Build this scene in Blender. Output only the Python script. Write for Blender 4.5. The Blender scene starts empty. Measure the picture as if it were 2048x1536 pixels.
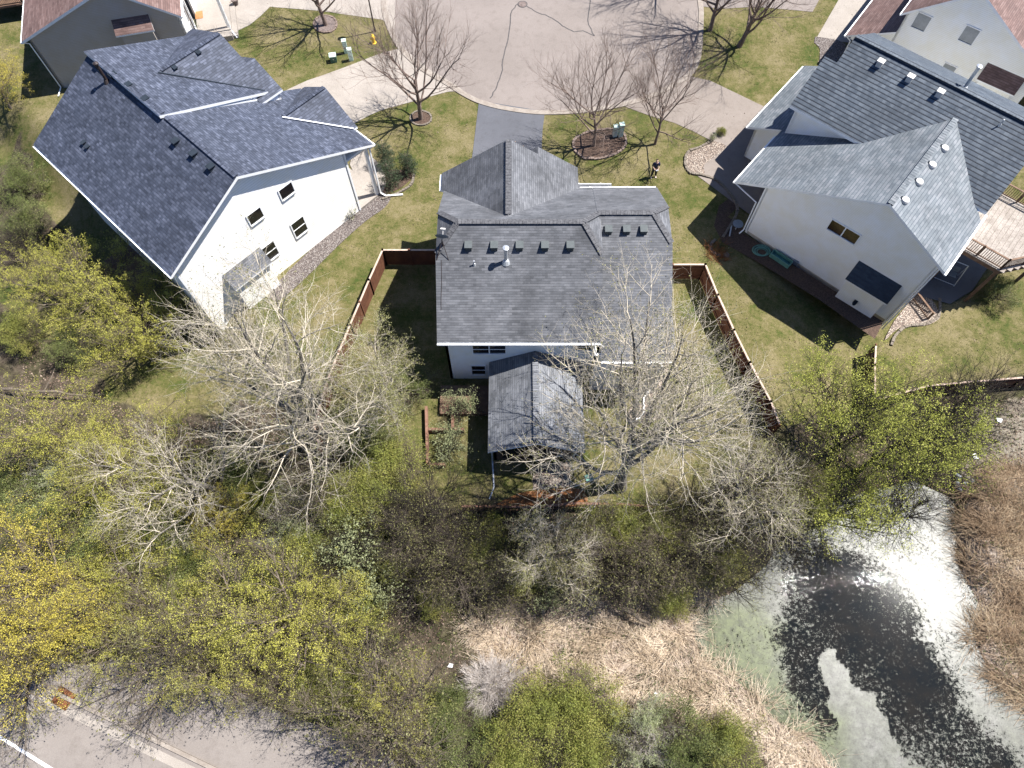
import bpy, math, random
import numpy as np
from mathutils import Vector, Matrix
R=math.radians
S=bpy.context.scene
C=S.collection
# ------------------------------------------------------------------ camera, sky, sun, exposure
CH=40.0; PITCH=R(65); FL=1420.0
cam_d=bpy.data.cameras.new('camera'); cam=bpy.data.objects.new('camera',cam_d); C.objects.link(cam)
cam.location=(0,0,CH); cam.rotation_euler=(R(90)-PITCH,0,0)
cam_d.sensor_width=36; cam_d.lens=FL/2048*36; cam_d.clip_end=3000; cam_d.clip_start=.5
S.camera=cam
SD=Vector((.578,.179,1.02)).normalized()           # towards the sun
elev=math.asin(SD.z); azi=math.atan2(SD.x,SD.y)
W=bpy.data.worlds.new('World'); S.world=W; W.use_nodes=True
nt=W.node_tree; bg=nt.nodes['Background']
sky=nt.nodes.new('ShaderNodeTexSky'); sky.sky_type='NISHITA'; sky.sun_disc=False
sky.sun_elevation=elev; sky.sun_rotation=azi
tint=nt.nodes.new('ShaderNodeMix'); tint.data_type='RGBA'; tint.blend_type='MULTIPLY'; tint.inputs[0].default_value=1; tint.inputs[7].default_value=(.66,.9,1.3,1)
nt.links.new(sky.outputs[0],tint.inputs[6]); nt.links.new(tint.outputs[2],bg.inputs[0]); bg.inputs[1].default_value=.046
sl=bpy.data.lights.new('sun','SUN'); sl.energy=5; sl.angle=R(.5); sl.color=(1,.965,.92)
so=bpy.data.objects.new('sun',sl); C.objects.link(so); so.rotation_euler=SD.to_track_quat('Z','Y').to_euler(); so.location=(20,10,60)
S.view_settings.view_transform='Standard'; S.view_settings.look='None'; S.view_settings.exposure=1.5; S.view_settings.gamma=1

# ------------------------------------------------------------------ measuring helpers
def ray(x,y):
    u=(x-1024)/FL; v=(768-y)/FL
    return (u, math.cos(PITCH)+v*math.sin(PITCH), -math.sin(PITCH)+v*math.cos(PITCH))
def pt(x,y,z=0.):
    r=ray(x,y); t=(z-CH)/r[2]; return (r[0]*t,r[1]*t,z)
def sst(x): 
    x=np.clip(x,0,1); return x*x*(3-2*x)
def gp(x,y):
    z=0.
    for _ in range(8): p=pt(x,y,z); z=float(hgt(np.array([p[0]]),np.array([p[1]]))[0])
    p=pt(x,y,z); return (p[0],p[1],z)
class Fr:
    def __init__(s,ox,oy,deg):
        a=R(deg); s.O=(ox,oy); s.a=a; s.e1=(math.cos(a),-math.sin(a)); s.e2=(math.sin(a),math.cos(a))
    def w(s,u,v,z=0): return (s.O[0]+u*s.e1[0]+v*s.e2[0], s.O[1]+u*s.e1[1]+v*s.e2[1], z)
    def loc(s,x,y): dx,dy=x-s.O[0],y-s.O[1]; return (dx*s.e1[0]+dy*s.e1[1], dx*s.e2[0]+dy*s.e2[1])
    def ht(s,x,y,t0):           # where the sight line meets the wall t=t0
        r=ray(x,y); a,b=s.loc(0,0); da=r[0]*s.e1[0]+r[1]*s.e1[1]; db=r[0]*s.e2[0]+r[1]*s.e2[1]
        k=(t0-b)/db; return (a+k*da, CH+k*r[2])
    def hs(s,x,y,s0):
        r=ray(x,y); a,b=s.loc(0,0); da=r[0]*s.e1[0]+r[1]*s.e1[1]; db=r[0]*s.e2[0]+r[1]*s.e2[1]
        k=(s0-a)/da; return (b+k*db, CH+k*r[2])
    def p(s,x,y,z): q=pt(x,y,z); return s.loc(q[0],q[1])
FA=Fr(-15.106,26.762,42.7); FB=Fr(20.66,25.29,40); FC=Fr(-28.2,45.4,-13.7); FD=Fr(30.95,43.0,36.5); FM=Fr(0,0,0)

POND=[(1400,1235),(1480,1200),(1540,1130),(1560,1060),(1640,1010),(1740,985),(1830,965),(1905,1000),(1912,1130),(1935,1210),(1925,1290),(1965,1370),(2050,1440),(2150,1560),(2150,1700),(1720,1700),(1690,1536),(1640,1455),(1560,1415),(1500,1350),(1425,1300)]
def inpoly(X,Y,P):
    n=len(P); c=np.zeros(X.shape,bool); j=n-1
    for i in range(n):
        xi,yi=P[i][0],P[i][1]; xj,yj=P[j][0],P[j][1]
        if yi!=yj:
            m=((yi>Y)!=(yj>Y))&(X<(xj-xi)*(Y-yi)/(yj-yi)+xi); c^=m
        j=i
    return c
def sdist(X,Y,P):
    d=np.full(X.shape,1e9); n=len(P)
    for i in range(n):
        ax,ay=P[i][0],P[i][1]; bx,by=P[(i+1)%n][0],P[(i+1)%n][1]
        l=(bx-ax)**2+(by-ay)**2+1e-9; k=np.clip(((X-ax)*(bx-ax)+(Y-ay)*(by-ay))/l,0,1)
        d=np.minimum(d,np.hypot(X-ax-k*(bx-ax),Y-ay-k*(by-ay)))
    return np.where(inpoly(X,Y,P),-d,d)
WATER=-2.45
PW=[pt(x,y,WATER)[:2] for x,y in POND]
def hgt(X,Y):
    X=np.asarray(X,float); Y=np.asarray(Y,float)
    s,t=(X-FA.O[0])*FA.e1[0]+(Y-FA.O[1])*FA.e1[1],(X-FA.O[0])*FA.e2[0]+(Y-FA.O[1])*FA.e2[1]
    a=-2.2*sst((-3.5-t)/4)*sst((-9-X)/5)
    b=-1.25*sst((X-15)/8)*sst((36-Y)/6)
    c=-2.2*sst((11.5-Y)/6)
    h=np.minimum(np.minimum(a,b),c)
    d=sdist(X,Y,PW)
    k=sst((1.6-d)/2.4); h=h*(1-k)+(-3.0)*k
    h+= .04*np.sin(X*.9+1)*np.sin(Y*.8)*sst((9-Y)/4)*sst((X+8)/3)
    return h

# ------------------------------------------------------------------ materials
def newmat(n):
    m=bpy.data.materials.new(n); m.use_nodes=True; t=m.node_tree; t.nodes.clear()
    o=t.nodes.new('ShaderNodeOutputMaterial'); b=t.nodes.new('ShaderNodeBsdfPrincipled'); t.links.new(b.outputs[0],o.inputs[0])
    return m,t,b,o
def N(t,ty,**k):
    n=t.nodes.new(ty)
    for a,v in k.items():
        if a.startswith('i_'):
            key=a[2:]; key=int(key) if key.isdigit() else key.replace('_',' ')
            n.inputs[key].default_value=v
        else: setattr(n,a,v)
    return n
def c4(c): return (c[0],c[1],c[2],1)
def ramp(t,fac,stops):
    r=t.nodes.new('ShaderNodeValToRGB'); e=r.color_ramp.elements
    while len(e)>1: e.remove(e[-1])
    e[0].position=stops[0][0]; e[0].color=c4(stops[0][1])
    for p,c in stops[1:]:
        q=e.new(p); q.color=c4(c)
    t.links.new(fac,r.inputs[0]); return r.outputs[0]
def mix(t,fac,a,b,mode='MIX'):
    m=t.nodes.new('ShaderNodeMix'); m.data_type='RGBA'; m.blend_type=mode
    for i,v in ((0,fac),(6,a),(7,b)):
        if hasattr(v,'is_output'): t.links.new(v,m.inputs[i])
        else: m.inputs[i].default_value=v if i==0 else c4(v)
    return m.outputs[2]
def noise(t,scale,detail=5,rough=.6,vec=None,coord='Object'):
    n=N(t,'ShaderNodeTexNoise',i_Scale=scale,i_Detail=detail,i_Roughness=rough)
    if vec is None:
        tc=t.nodes.new('ShaderNodeTexCoord'); vec=tc.outputs[coord]
    t.links.new(vec,n.inputs['Vector']); return n.outputs[0]
def bump(t,b,h,st=.3,dist=.02):
    n=N(t,'ShaderNodeBump',i_Strength=st,i_Distance=dist); t.links.new(h,n.inputs['Height']); t.links.new(n.outputs[0],b.inputs['Normal'])
def nmat(name,a,b2,scale=3,rough=.8,bmp=0,fine=40,metal=0,lo=.35,hi=.65,spec=.3):
    m,t,b,o=newmat(name)
    f=noise(t,scale); f2=noise(t,fine,3)
    c=ramp(t,f,[(lo,a),(hi,b2)])
    g=ramp(t,f2,[(.3,(.72,.72,.72)),(.7,(1.15,1.15,1.15))])
    c=mix(t,1.,c,g,'MULTIPLY')
    t.links.new(c,b.inputs['Base Color']); b.inputs['Roughness'].default_value=rough; b.inputs['Metallic'].default_value=metal
    b.inputs['Specular IOR Level'].default_value=spec
    if bmp: bump(t,b,f2,bmp)
    return m
def shingle(name,a,b2,c3,row=.145,wid=.3,dark=(.03,.032,.04),stain=.35,lw=.16):
    m,t,b,o=newmat(name)
    uv=t.nodes.new('ShaderNodeUVMap'); uv.uv_map='UVMap'
    br=N(t,'ShaderNodeTexBrick',offset=.5,offset_frequency=2,squash=1)
    br.inputs['Color1'].default_value=c4((0,0,0)); br.inputs['Color2'].default_value=c4((1,1,1)); br.inputs['Mortar'].default_value=c4((.5,.5,.5))
    br.inputs['Scale'].default_value=1; br.inputs['Brick Width'].default_value=wid; br.inputs['Row Height'].default_value=row
    br.inputs['Mortar Size'].default_value=.0; br.inputs['Bias'].default_value=0
    t.links.new(uv.outputs[0],br.inputs['Vector'])
    # a second, wider run so that tabs differ in size
    br2=N(t,'ShaderNodeTexBrick',offset=.37,offset_frequency=2)
    br2.inputs['Color1'].default_value=c4((0,0,0)); br2.inputs['Color2'].default_value=c4((1,1,1)); br2.inputs['Scale'].default_value=1
    br2.inputs['Brick Width'].default_value=wid*1.63; br2.inputs['Row Height'].default_value=row; br2.inputs['Mortar Size'].default_value=0
    t.links.new(uv.outputs[0],br2.inputs['Vector'])
    f=mix(t,.45,br.outputs[0],br2.outputs[0])
    col=ramp(t,f,[(.0,a),(.5,b2),(1.,c3)])
    # butt edge line of every course
    sp=t.nodes.new('ShaderNodeSeparateXYZ'); t.links.new(uv.outputs[0],sp.inputs[0])
    mth=N(t,'ShaderNodeMath',operation='DIVIDE'); mth.inputs[1].default_value=row; t.links.new(sp.outputs[1],mth.inputs[0])
    fr=N(t,'ShaderNodeMath',operation='FRACT'); t.links.new(mth.outputs[0],fr.inputs[0])
    wob=noise(t,9,2,vec=uv.outputs[0])
    ad=N(t,'ShaderNodeMath',operation='MULTIPLY_ADD'); ad.inputs[1].default_value=.22; t.links.new(wob,ad.inputs[0]); t.links.new(fr.outputs[0],ad.inputs[2])
    line=ramp(t,ad.outputs[0],[(lw,(1,1,1)),(lw+.18,(0,0,0))])
    col=mix(t,line,col,dark)
    big=noise(t,.5,6,.65); g=ramp(t,big,[(.35,(1-stain,1-stain,1-stain)),(.65,(1.15,1.15,1.15))]); col=mix(t,1.,col,g,'MULTIPLY')
    fn=noise(t,60,2); g=ramp(t,fn,[(.3,(.8,.8,.8)),(.7,(1.15,1.15,1.15))]); col=mix(t,1.,col,g,'MULTIPLY')
    t.links.new(col,b.inputs['Base Color']); b.inputs['Roughness'].default_value=.75; b.inputs['Specular IOR Level'].default_value=.35
    bump(t,b,fr.outputs[0],.5,.03)
    return m
def siding(name,col,lap=.11,dirt=(.78,.76,.7)):
    m,t,b,o=newmat(name)
    uv=t.nodes.new('ShaderNodeUVMap'); uv.uv_map='UVMap'
    sp=t.nodes.new('ShaderNodeSeparateXYZ'); t.links.new(uv.outputs[0],sp.inputs[0])
    mth=N(t,'ShaderNodeMath',operation='DIVIDE'); mth.inputs[1].default_value=lap; t.links.new(sp.outputs[1],mth.inputs[0])
    fr=N(t,'ShaderNodeMath',operation='FRACT'); t.links.new(mth.outputs[0],fr.inputs[0])
    f=noise(t,1.1); c=ramp(t,f,[(.35,tuple(col[i]*dirt[i]/.78*.96 for i in range(3))),(.62,col)])
    ln=ramp(t,fr.outputs[0],[(0,(.55,.56,.6)),(.16,(1,1,1))])  # shadow line of each lap, darkened in the colour
    c=mix(t,1.,c,ln,'MULTIPLY')
    t.links.new(c,b.inputs['Base Color']); b.inputs['Roughness'].default_value=.5
    inv=N(t,'ShaderNodeMath',operation='SUBTRACT'); inv.inputs[0].default_value=1; t.links.new(fr.outputs[0],inv.inputs[1])
    bump(t,b,inv.outputs[0],.25,.015)
    return m
def leafmat(name,stops,tr=.35):
    m,t,b,o=newmat(name)
    g=t.nodes.new('ShaderNodeNewGeometry')
    f=noise(t,.45,4); a=N(t,'ShaderNodeMath',operation='MULTIPLY_ADD'); a.inputs[1].default_value=.45
    t.links.new(g.outputs['Random Per Island'],a.inputs[0]); 
    s2=N(t,'ShaderNodeMath',operation='MULTIPLY_ADD'); s2.inputs[1].default_value=1.3; s2.inputs[2].default_value=-.37; t.links.new(f,s2.inputs[0]); t.links.new(s2.outputs[0],a.inputs[2])
    c=ramp(t,a.outputs[0],stops)
    t.links.new(c,b.inputs['Base Color']); b.inputs['Roughness'].default_value=.6; b.inputs['Specular IOR Level'].default_value=.25
    tl=t.nodes.new('ShaderNodeBsdfTranslucent'); t.links.new(c,tl.inputs[0]); ms=t.nodes.new('ShaderNodeMixShader'); ms.inputs[0].default_value=tr
    t.links.new(b.outputs[0],ms.inputs[1]); t.links.new(tl.outputs[0],ms.inputs[2]); t.links.new(ms.outputs[0],o.inputs[0])
    return m
def bark(name,a,b2,scale=4):
    return nmat(name,a,b2,scale,.85,.4,30)
M={}
M['roofM']=shingle('grey_shingle',(0.0644,0.0672,0.0728),(0.0952,0.098,0.106),(0.132,0.134,0.143),.142,.3,(0.028,0.0291,0.0336))
M['roofS']=shingle('pale_grey_shingle',(0.0902,0.0954,0.103),(0.133,0.139,0.151),(0.185,0.19,0.203),.142,.3,(0.0392,0.0413,0.0477))  # sunroom roof: the main roof's greys, lightened evenly
M['roofA']=shingle('blue_grey_shingle',(0.0197,0.0245,0.0375),(0.0394,0.0469,0.0684),(0.0828,0.0935,0.128),.16,.2,(0.0138,0.0163,0.0265),.15)
M['roofB']=shingle('green_grey_shingle',(0.075,0.0878,0.0988),(0.115,0.129,0.139),(0.167,0.175,0.186),.2,.33,(0.0346,0.0439,0.0585),.18)
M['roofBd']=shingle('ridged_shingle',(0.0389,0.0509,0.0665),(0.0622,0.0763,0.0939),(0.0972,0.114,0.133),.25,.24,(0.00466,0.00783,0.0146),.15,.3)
M['roofC']=shingle('brown_shingle',(0.0896,0.0532,0.0448),(0.129,0.0784,0.0672),(0.168,0.112,0.098),.15,.3,(0.0504,0.0308,0.028),.2)
M['roofK']=shingle('shaded_bay_shingle',(0.014,0.0245,0.042),(0.021,0.035,0.056),(0.0315,0.049,0.07),.14,.3)  # bay roof shingle darkened, the wall's shade is put into its colour
M['capM']=nmat('ridge_cap_grey',(0.042,0.042,0.0462),(0.0924,0.0924,0.0966),7,.8,.3)
M['trim']=nmat('white_trim',(.74,.74,.73),(.82,.82,.81),2,.45,0,50)
M['sidW']=siding('white_siding',(.80,.80,.79))
M['sidA']=siding('cream_white_siding',(.86,.85,.83),.17)
M['sidC']=siding('taupe_siding',(.36,.33,.31),.12)
M['sidD']=siding('off_white_siding',(.78,.78,.76),.12)
M['found']=nmat('stained_foundation',(.42,.36,.28),(.55,.5,.42),1.2,.85,.3)
M['conc']=nmat('concrete_drive',(0.214,0.189,0.163),(0.257,0.228,0.199),.6,.8,.15,25)
M['curb']=nmat('curb_concrete',(0.176,0.147,0.122),(0.235,0.206,0.176),2.5,.8,.2)
M['glass']=nmat('window_glass',(0.0084,0.0084,0.0112),(0.0175,0.0154,0.0154),1,.06,spec=.6)
M['glassbr']=nmat('glass_with_brown_blind',(0.0245,0.0126,0.0084),(0.049,0.0245,0.0154),1.5,.12,spec=.6)
M['blind']=nmat('grey_blind',(0.231,0.245,0.252),(0.294,0.308,0.315),2,.4)
M['ventg']=nmat('green_grey_vent',(0.0541,0.0632,0.0642),(0.0702,0.0786,0.0791),4,.6)
M['ventd']=nmat('dark_vent',(0.0084,0.014,0.021),(0.014,0.021,0.0315),3,.9)
M['vented']=nmat('pale_vent',(0.413,0.403,0.378),(0.495,0.475,0.448),3,.6)
M['metal']=nmat('galvanised_metal',(.5,.52,.53),(.62,.63,.64),5,.35,metal=.6)
M['fence']=nmat('red_brown_fence',(0.0739,0.0273,0.014),(0.116,0.047,0.0241),2,.8,.3,18)
M['rail']=nmat('pale_fence_cap',(0.33,0.235,0.18),(0.44,0.345,0.283),3,.8,.2)
M['wood']=nmat('weathered_deck',(0.176,0.151,0.13),(0.252,0.223,0.197),1.5,.8,.2,12)
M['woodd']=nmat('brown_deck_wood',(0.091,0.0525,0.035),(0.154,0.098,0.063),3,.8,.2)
M['timber']=nmat('red_timber',(0.12,0.0601,0.0382),(0.186,0.104,0.071),4,.85,.3)
M['stone']=nmat('edging_stone',(0.0924,0.0756,0.0588),(0.176,0.151,0.122),9,.9,.5,60)
M['brickst']=nmat('pink_edging_brick',(0.118,0.0798,0.063),(0.193,0.151,0.126),9,.9,.4,60)
M['mulch']=nmat('dark_mulch',(0.0315,0.0196,0.014),(0.098,0.063,0.0455),14,.95,.8,50)
M['mulchr']=nmat('orange_mulch',(0.134,0.0504,0.0168),(0.242,0.108,0.0403),7,.95,.8,50)
M['pink']=nmat('pink_mulch',(0.084,0.063,0.0546),(0.168,0.134,0.122),10,.95,.8,50)
M['plastic']=nmat('green_plastic',(0.084,0.21,0.168),(0.112,0.252,0.21),3,.4)
M['boxg']=nmat('pale_green_cabinet',(0.412,0.539,0.461),(0.51,0.627,0.549),5,.5)
M['boxd']=nmat('dark_green_cabinet',(0.035,0.084,0.063),(0.063,0.119,0.091),5,.5)
M['yellow']=nmat('hydrant_yellow',(0.651,0.378,0.021),(0.788,0.483,0.042),8,.45)
M['black']=nmat('dark_pole_paint',(0.021,0.014,0.014),(0.042,0.0315,0.028),5,.5)
M['rust']=nmat('rusty_iron',(0.084,0.028,0.0105),(0.182,0.07,0.028),9,.85,.4)
M['orange']=nmat('terracotta',(0.266,0.119,0.042),(0.322,0.154,0.063),4,.8)
M['tar']=nmat('tar_seal',(0.0385,0.035,0.035),(0.07,0.063,0.0595),4,.6)
M['paint']=nmat('white_road_paint',(.72,.72,.7),(.82,.82,.8),3,.6,0,20)
M['bluew']=nmat('blue_tarp',(0.021,0.056,0.21),(0.035,0.084,0.28),2,.5)
M['dish']=nmat('grey_dish',(0.14,0.161,0.175),(0.196,0.217,0.231),3,.4)
# gravel with visible stones
def gravel(name,a,b2,c3,sc=14):
    m,t,b,o=newmat(name); tc=t.nodes.new('ShaderNodeTexCoord')
    v=N(t,'ShaderNodeTexVoronoi',i_Scale=sc); t.links.new(tc.outputs['Object'],v.inputs['Vector'])
    bw=t.nodes.new('ShaderNodeSeparateColor'); t.links.new(v.outputs['Color'],bw.inputs[0])
    c=ramp(t,bw.outputs[0],[(0,a),(.5,b2),(1,c3)]); e=ramp(t,v.outputs['Distance'],[(.25,(1,1,1)),(.6,(.3,.28,.28))])
    c=mix(t,1.,c,e,'MULTIPLY'); t.links.new(c,b.inputs['Base Color']); b.inputs['Roughness'].default_value=.9
    inv=N(t,'ShaderNodeMath',operation='SUBTRACT'); inv.inputs[0].default_value=1; t.links.new(v.outputs['Distance'],inv.inputs[1]); bump(t,b,inv.outputs[0],.8,.03)
    return m
M['gravel']=gravel('mixed_gravel',(0.0924,0.0714,0.063),(0.151,0.126,0.113),(0.231,0.21,0.193))
M['gravelb']=gravel('beige_gravel',(0.2,0.152,0.117),(0.277,0.222,0.176),(0.344,0.298,0.244),11)
# asphalt / worn street surface
def street(name,a,b2):
    m,t,b,o=newmat(name)
    f=noise(t,.18,6,.6); c=ramp(t,f,[(.35,a),(.65,b2)])
    f2=noise(t,22,4,.8); c=mix(t,1.,c,ramp(t,f2,[(.3,(.8,.8,.8)),(.7,(1.14,1.14,1.14))]),'MULTIPLY')
    f3=noise(t,1.6,5,.7); c=mix(t,1.,c,ramp(t,f3,[(.32,(.86,.85,.84)),(.5,(1,1,1))]),'MULTIPLY')
    t.links.new(c,b.inputs['Base Color']); b.inputs['Roughness'].default_value=.85; bump(t,b,f2,.25,.01); return m
M['street']=street('worn_street',(0.138,0.116,0.102),(0.162,0.137,0.122))
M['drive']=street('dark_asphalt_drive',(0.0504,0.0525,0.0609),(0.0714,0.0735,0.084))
M['path']=street('light_trail',(0.14,0.121,0.108),(0.167,0.147,0.131))
M['driveB']=street('pinkish_drive',(0.136,0.112,0.0942),(0.163,0.137,0.118))
# ground: masks R=lawn G=straw B=bare sandy
def groundmat():
    m,t,b,o=newmat('ground_cover')
    at=t.nodes.new('ShaderNodeAttribute'); at.attribute_name='mask'; sc=t.nodes.new('ShaderNodeSeparateColor'); t.links.new(at.outputs[0],sc.inputs[0])
    n1=noise(t,.35,6,.65); n2=noise(t,2.2,5,.7); n3=noise(t,14,4,.8); n4=noise(t,45,3,.8)
    n5=noise(t,6,5,.8); nm=N(t,'ShaderNodeMath',operation='ADD'); t.links.new(n2,nm.inputs[0]); t.links.new(n5,nm.inputs[1]); a=N(t,'ShaderNodeMath',operation='MULTIPLY_ADD'); a.inputs[1].default_value=.42; t.links.new(nm.outputs[0],a.inputs[0])
    h=N(t,'ShaderNodeMath',operation='MULTIPLY_ADD'); h.inputs[1].default_value=.8; h.inputs[2].default_value=-.30; t.links.new(n1,h.inputs[0]); t.links.new(h.outputs[0],a.inputs[2])
    lawn=ramp(t,a.outputs[0],[(.32,(0.0302,0.0499,0.0088)),(.43,(0.0605,0.0654,0.0176)),(.52,(0.0966,0.086,0.0336)),(.64,(0.139,0.116,0.06))])
    lit=ramp(t,n2,[(.3,(0.0227,0.0173,0.0124)),(.5,(0.0536,0.0413,0.0289)),(.7,(0.099,0.0786,0.0578))])
    g=ramp(t,n1,[(.45,(1,1,1)),(.65,(.75,.95,.55))]); lit=mix(t,1.,lit,g,'MULTIPLY')
    straw=ramp(t,n2,[(.3,(0.143,0.106,0.0747)),(.5,(0.239,0.19,0.149)),(.7,(0.33,0.278,0.231))])
    sand=ramp(t,n2,[(.3,(0.126,0.105,0.0756)),(.6,(0.193,0.168,0.134)),(.75,(0.126,0.126,0.0546))])
    def edge(ch):
        q=N(t,'ShaderNodeMath',operation='MULTIPLY_ADD'); q.inputs[1].default_value=.6; t.links.new(n3,q.inputs[0]); 
        w=N(t,'ShaderNodeMath',operation='SUBTRACT'); t.links.new(ch,w.inputs[0]); w.inputs[1].default_value=.3; t.links.new(w.outputs[0],q.inputs[2])
        return ramp(t,q.outputs[0],[(.42,(0,0,0)),(.58,(1,1,1))])
    c=mix(t,edge(sc.outputs[0]),lit,lawn); c=mix(t,edge(sc.outputs[1]),c,straw); c=mix(t,edge(sc.outputs[2]),c,sand)
    c=mix(t,1.,c,ramp(t,n3,[(.3,(.66,.66,.66)),(.7,(1.3,1.3,1.3))]),'MULTIPLY')
    c=mix(t,1.,c,ramp(t,n4,[(.3,(.62,.62,.62)),(.7,(1.35,1.35,1.35))]),'MULTIPLY')
    t.links.new(c,b.inputs['Base Color']); b.inputs['Roughness'].default_value=.95; b.inputs['Specular IOR Level'].default_value=.15
    bump(t,b,n3,.8,.06); return m
M['ground']=groundmat()
def pondmat():
    m,t,b,o=newmat('pond_water_with_duckweed')
    at=t.nodes.new('ShaderNodeAttribute'); at.attribute_name='weed'; sc=t.nodes.new('ShaderNodeSeparateColor'); t.links.new(at.outputs[0],sc.inputs[0])
    n1=noise(t,5.5,9,.85); n2=noise(t,.8,5,.6); n3=noise(t,20,4,.8)
    q=N(t,'ShaderNodeMath',operation='MULTIPLY_ADD'); q.inputs[1].default_value=1.15; t.links.new(n1,q.inputs[0])
    w=N(t,'ShaderNodeMath',operation='SUBTRACT'); t.links.new(sc.outputs[0],w.inputs[0]); w.inputs[1].default_value=.57; t.links.new(w.outputs[0],q.inputs[2])
    f=ramp(t,q.outputs[0],[(.49,(0,0,0)),(.52,(1,1,1))])
    weed=ramp(t,n2,[(.3,(0.0832,0.0872,0.0624)),(.55,(0.115,0.117,0.0968)),(.7,(0.138,0.135,0.12))])
    weed=mix(t,sc.outputs[1],weed,(.085,.1,.04))
    n6=noise(t,9,6,.85); n8=noise(t,2.4,7,.8); weed=mix(t,1.,weed,ramp(t,n8,[(.34,(.35,.36,.33)),(.47,(.8,.8,.8)),(.62,(1.25,1.25,1.25))]),'MULTIPLY'); weed=mix(t,1.,weed,ramp(t,n3,[(.3,(.5,.5,.5)),(.6,(.8,.8,.8))]),'MULTIPLY'); weed=mix(t,1.,weed,ramp(t,n6,[(.36,(.15,.15,.13)),(.44,(1,1,1))]),'MULTIPLY')
    water=ramp(t,n2,[(.35,(.003,.003,.002)),(.65,(.009,.007,.004))])
    c=mix(t,f,water,weed); t.links.new(c,b.inputs['Base Color'])
    rr=mix(t,f,(.04,.04,.04),(.33,.33,.33))
    sp_=mix(t,f,(.25,.25,.25),(.12,.12,.12)); t.links.new(sp_,b.inputs['Specular IOR Level']); t.links.new(rr,b.inputs['Roughness'])
    ad=N(t,'ShaderNodeMath',operation='MULTIPLY_ADD'); ad.inputs[1].default_value=.6; ad.inputs[2].default_value=.6; t.links.new(n3,ad.inputs[0]); mu=N(t,'ShaderNodeMath',operation='MULTIPLY'); t.links.new(ad.outputs[0],mu.inputs[0]); t.links.new(f,mu.inputs[1])
    bump(t,b,mu.outputs[0],.2,.02); return m
M['pond']=pondmat()
M['barkP']=bark('pale_cottonwood_bark',(0.322,0.281,0.215),(0.501,0.442,0.348))
M['barkPt']=bark('grey_cottonwood_trunk',(0.0799,0.0714,0.0629),(0.172,0.155,0.131))
M['barkR']=bark('reddish_grey_bark',(0.116,0.0815,0.066),(0.207,0.155,0.128))
M['barkB']=bark('brown_bark',(0.068,0.0526,0.0371),(0.161,0.13,0.0994))
M['barkK']=bark('dark_bark',(0.019,0.0153,0.0119),(0.0476,0.0381,0.0309))
M['barkW']=bark('bleached_twigs',(0.398,0.352,0.315),(0.61,0.552,0.507))
M['bud']=leafmat('olive_buds',[(.1,(0.106,0.0916,0.0321)),(.5,(0.191,0.184,0.0643)),(.9,(0.283,0.283,0.129))])
M['budR']=leafmat('reddish_buds',[(.1,(0.0763,0.0476,0.0333)),(.9,(0.157,0.114,0.0812))],.2)
M['lfY']=leafmat('yellow_spring_leaves',[(.1,(0.329,0.292,0.0433)),(.5,(0.512,0.433,0.068)),(.9,(0.683,0.585,0.137))],.4)
M['lfG']=leafmat('yellow_green_leaves',[(.1,(0.232,0.239,0.0408)),(.5,(0.404,0.389,0.0714)),(.9,(0.576,0.533,0.143))],.4)
M['lfL']=leafmat('lime_leaves',[(.1,(0.183,0.213,0.0341)),(.5,(0.328,0.345,0.0624)),(.9,(0.487,0.484,0.125))],.4)
M['lfD']=leafmat('dark_green_leaves',[(.1,(0.0567,0.0803,0.0189)),(.5,(0.132,0.155,0.0473)),(.9,(0.255,0.255,0.0945))],.3)
M['lfO']=leafmat('olive_shrub_leaves',[(.1,(0.0955,0.112,0.0215)),(.5,(0.2,0.216,0.0472)),(.9,(0.344,0.3,0.0859))],.3)
M['lfS']=leafmat('spruce_needles',[(.1,(0.0167,0.0309,0.0143)),(.6,(0.0381,0.0571,0.0262)),(.9,(0.0763,0.0952,0.0476))],.1)
M['lfGy']=leafmat('pale_green_willow',[(.1,(0.2,0.223,0.1)),(.5,(0.293,0.317,0.162)),(.9,(0.385,0.402,0.232))],.4)
M['reed']=leafmat('dry_reeds',[(.1,(0.29,0.213,0.138)),(.45,(0.531,0.424,0.303)),(.9,(0.822,0.7,0.551))],.2)
M['reedb']=leafmat('brown_reeds',[(.1,(0.176,0.113,0.0654)),(.5,(0.352,0.251,0.157)),(.9,(0.589,0.477,0.326))],.2)
M['litter']=leafmat('dead_leaves',[(.1,(0.0533,0.0343,0.0228)),(.5,(0.153,0.106,0.0763)),(.9,(0.321,0.251,0.198))],.1)
M['lawnb']=leafmat('lawn_blades',[(.1,(0.034,0.063,0.0096)),(.45,(0.085,0.099,0.024)),(.75,(0.153,0.135,0.056)),(.95,(0.221,0.189,0.096))],.2)
M['scrub']=leafmat('green_ground_leaves',[(.1,(0.0286,0.0476,0.00952)),(.5,(0.0666,0.0903,0.0214)),(.9,(0.124,0.143,0.0476))],.3)
M['skin']=nmat('skin',(.5,.32,.24),(.56,.37,.28),8,.5); M['navy']=nmat('navy_cloth',(.012,.014,.04),(.025,.028,.07),9,.85)
M['navy2']=nmat('dark_trousers',(0.0105,0.014,0.0196),(0.021,0.0252,0.0315),9,.85); M['shoe']=nmat('pale_shoes',(0.42,0.364,0.322),(0.49,0.434,0.392),9,.6)
M['hair']=nmat('brown_hair',(0.035,0.021,0.014),(0.07,0.042,0.028),20,.7); M['ctrl']=nmat('controller_grey',(0.28,0.28,0.294),(0.35,0.35,0.364),9,.5)
M['white']=nmat('white_plastic',(.7,.7,.7),(.8,.8,.8),5,.4)

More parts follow.
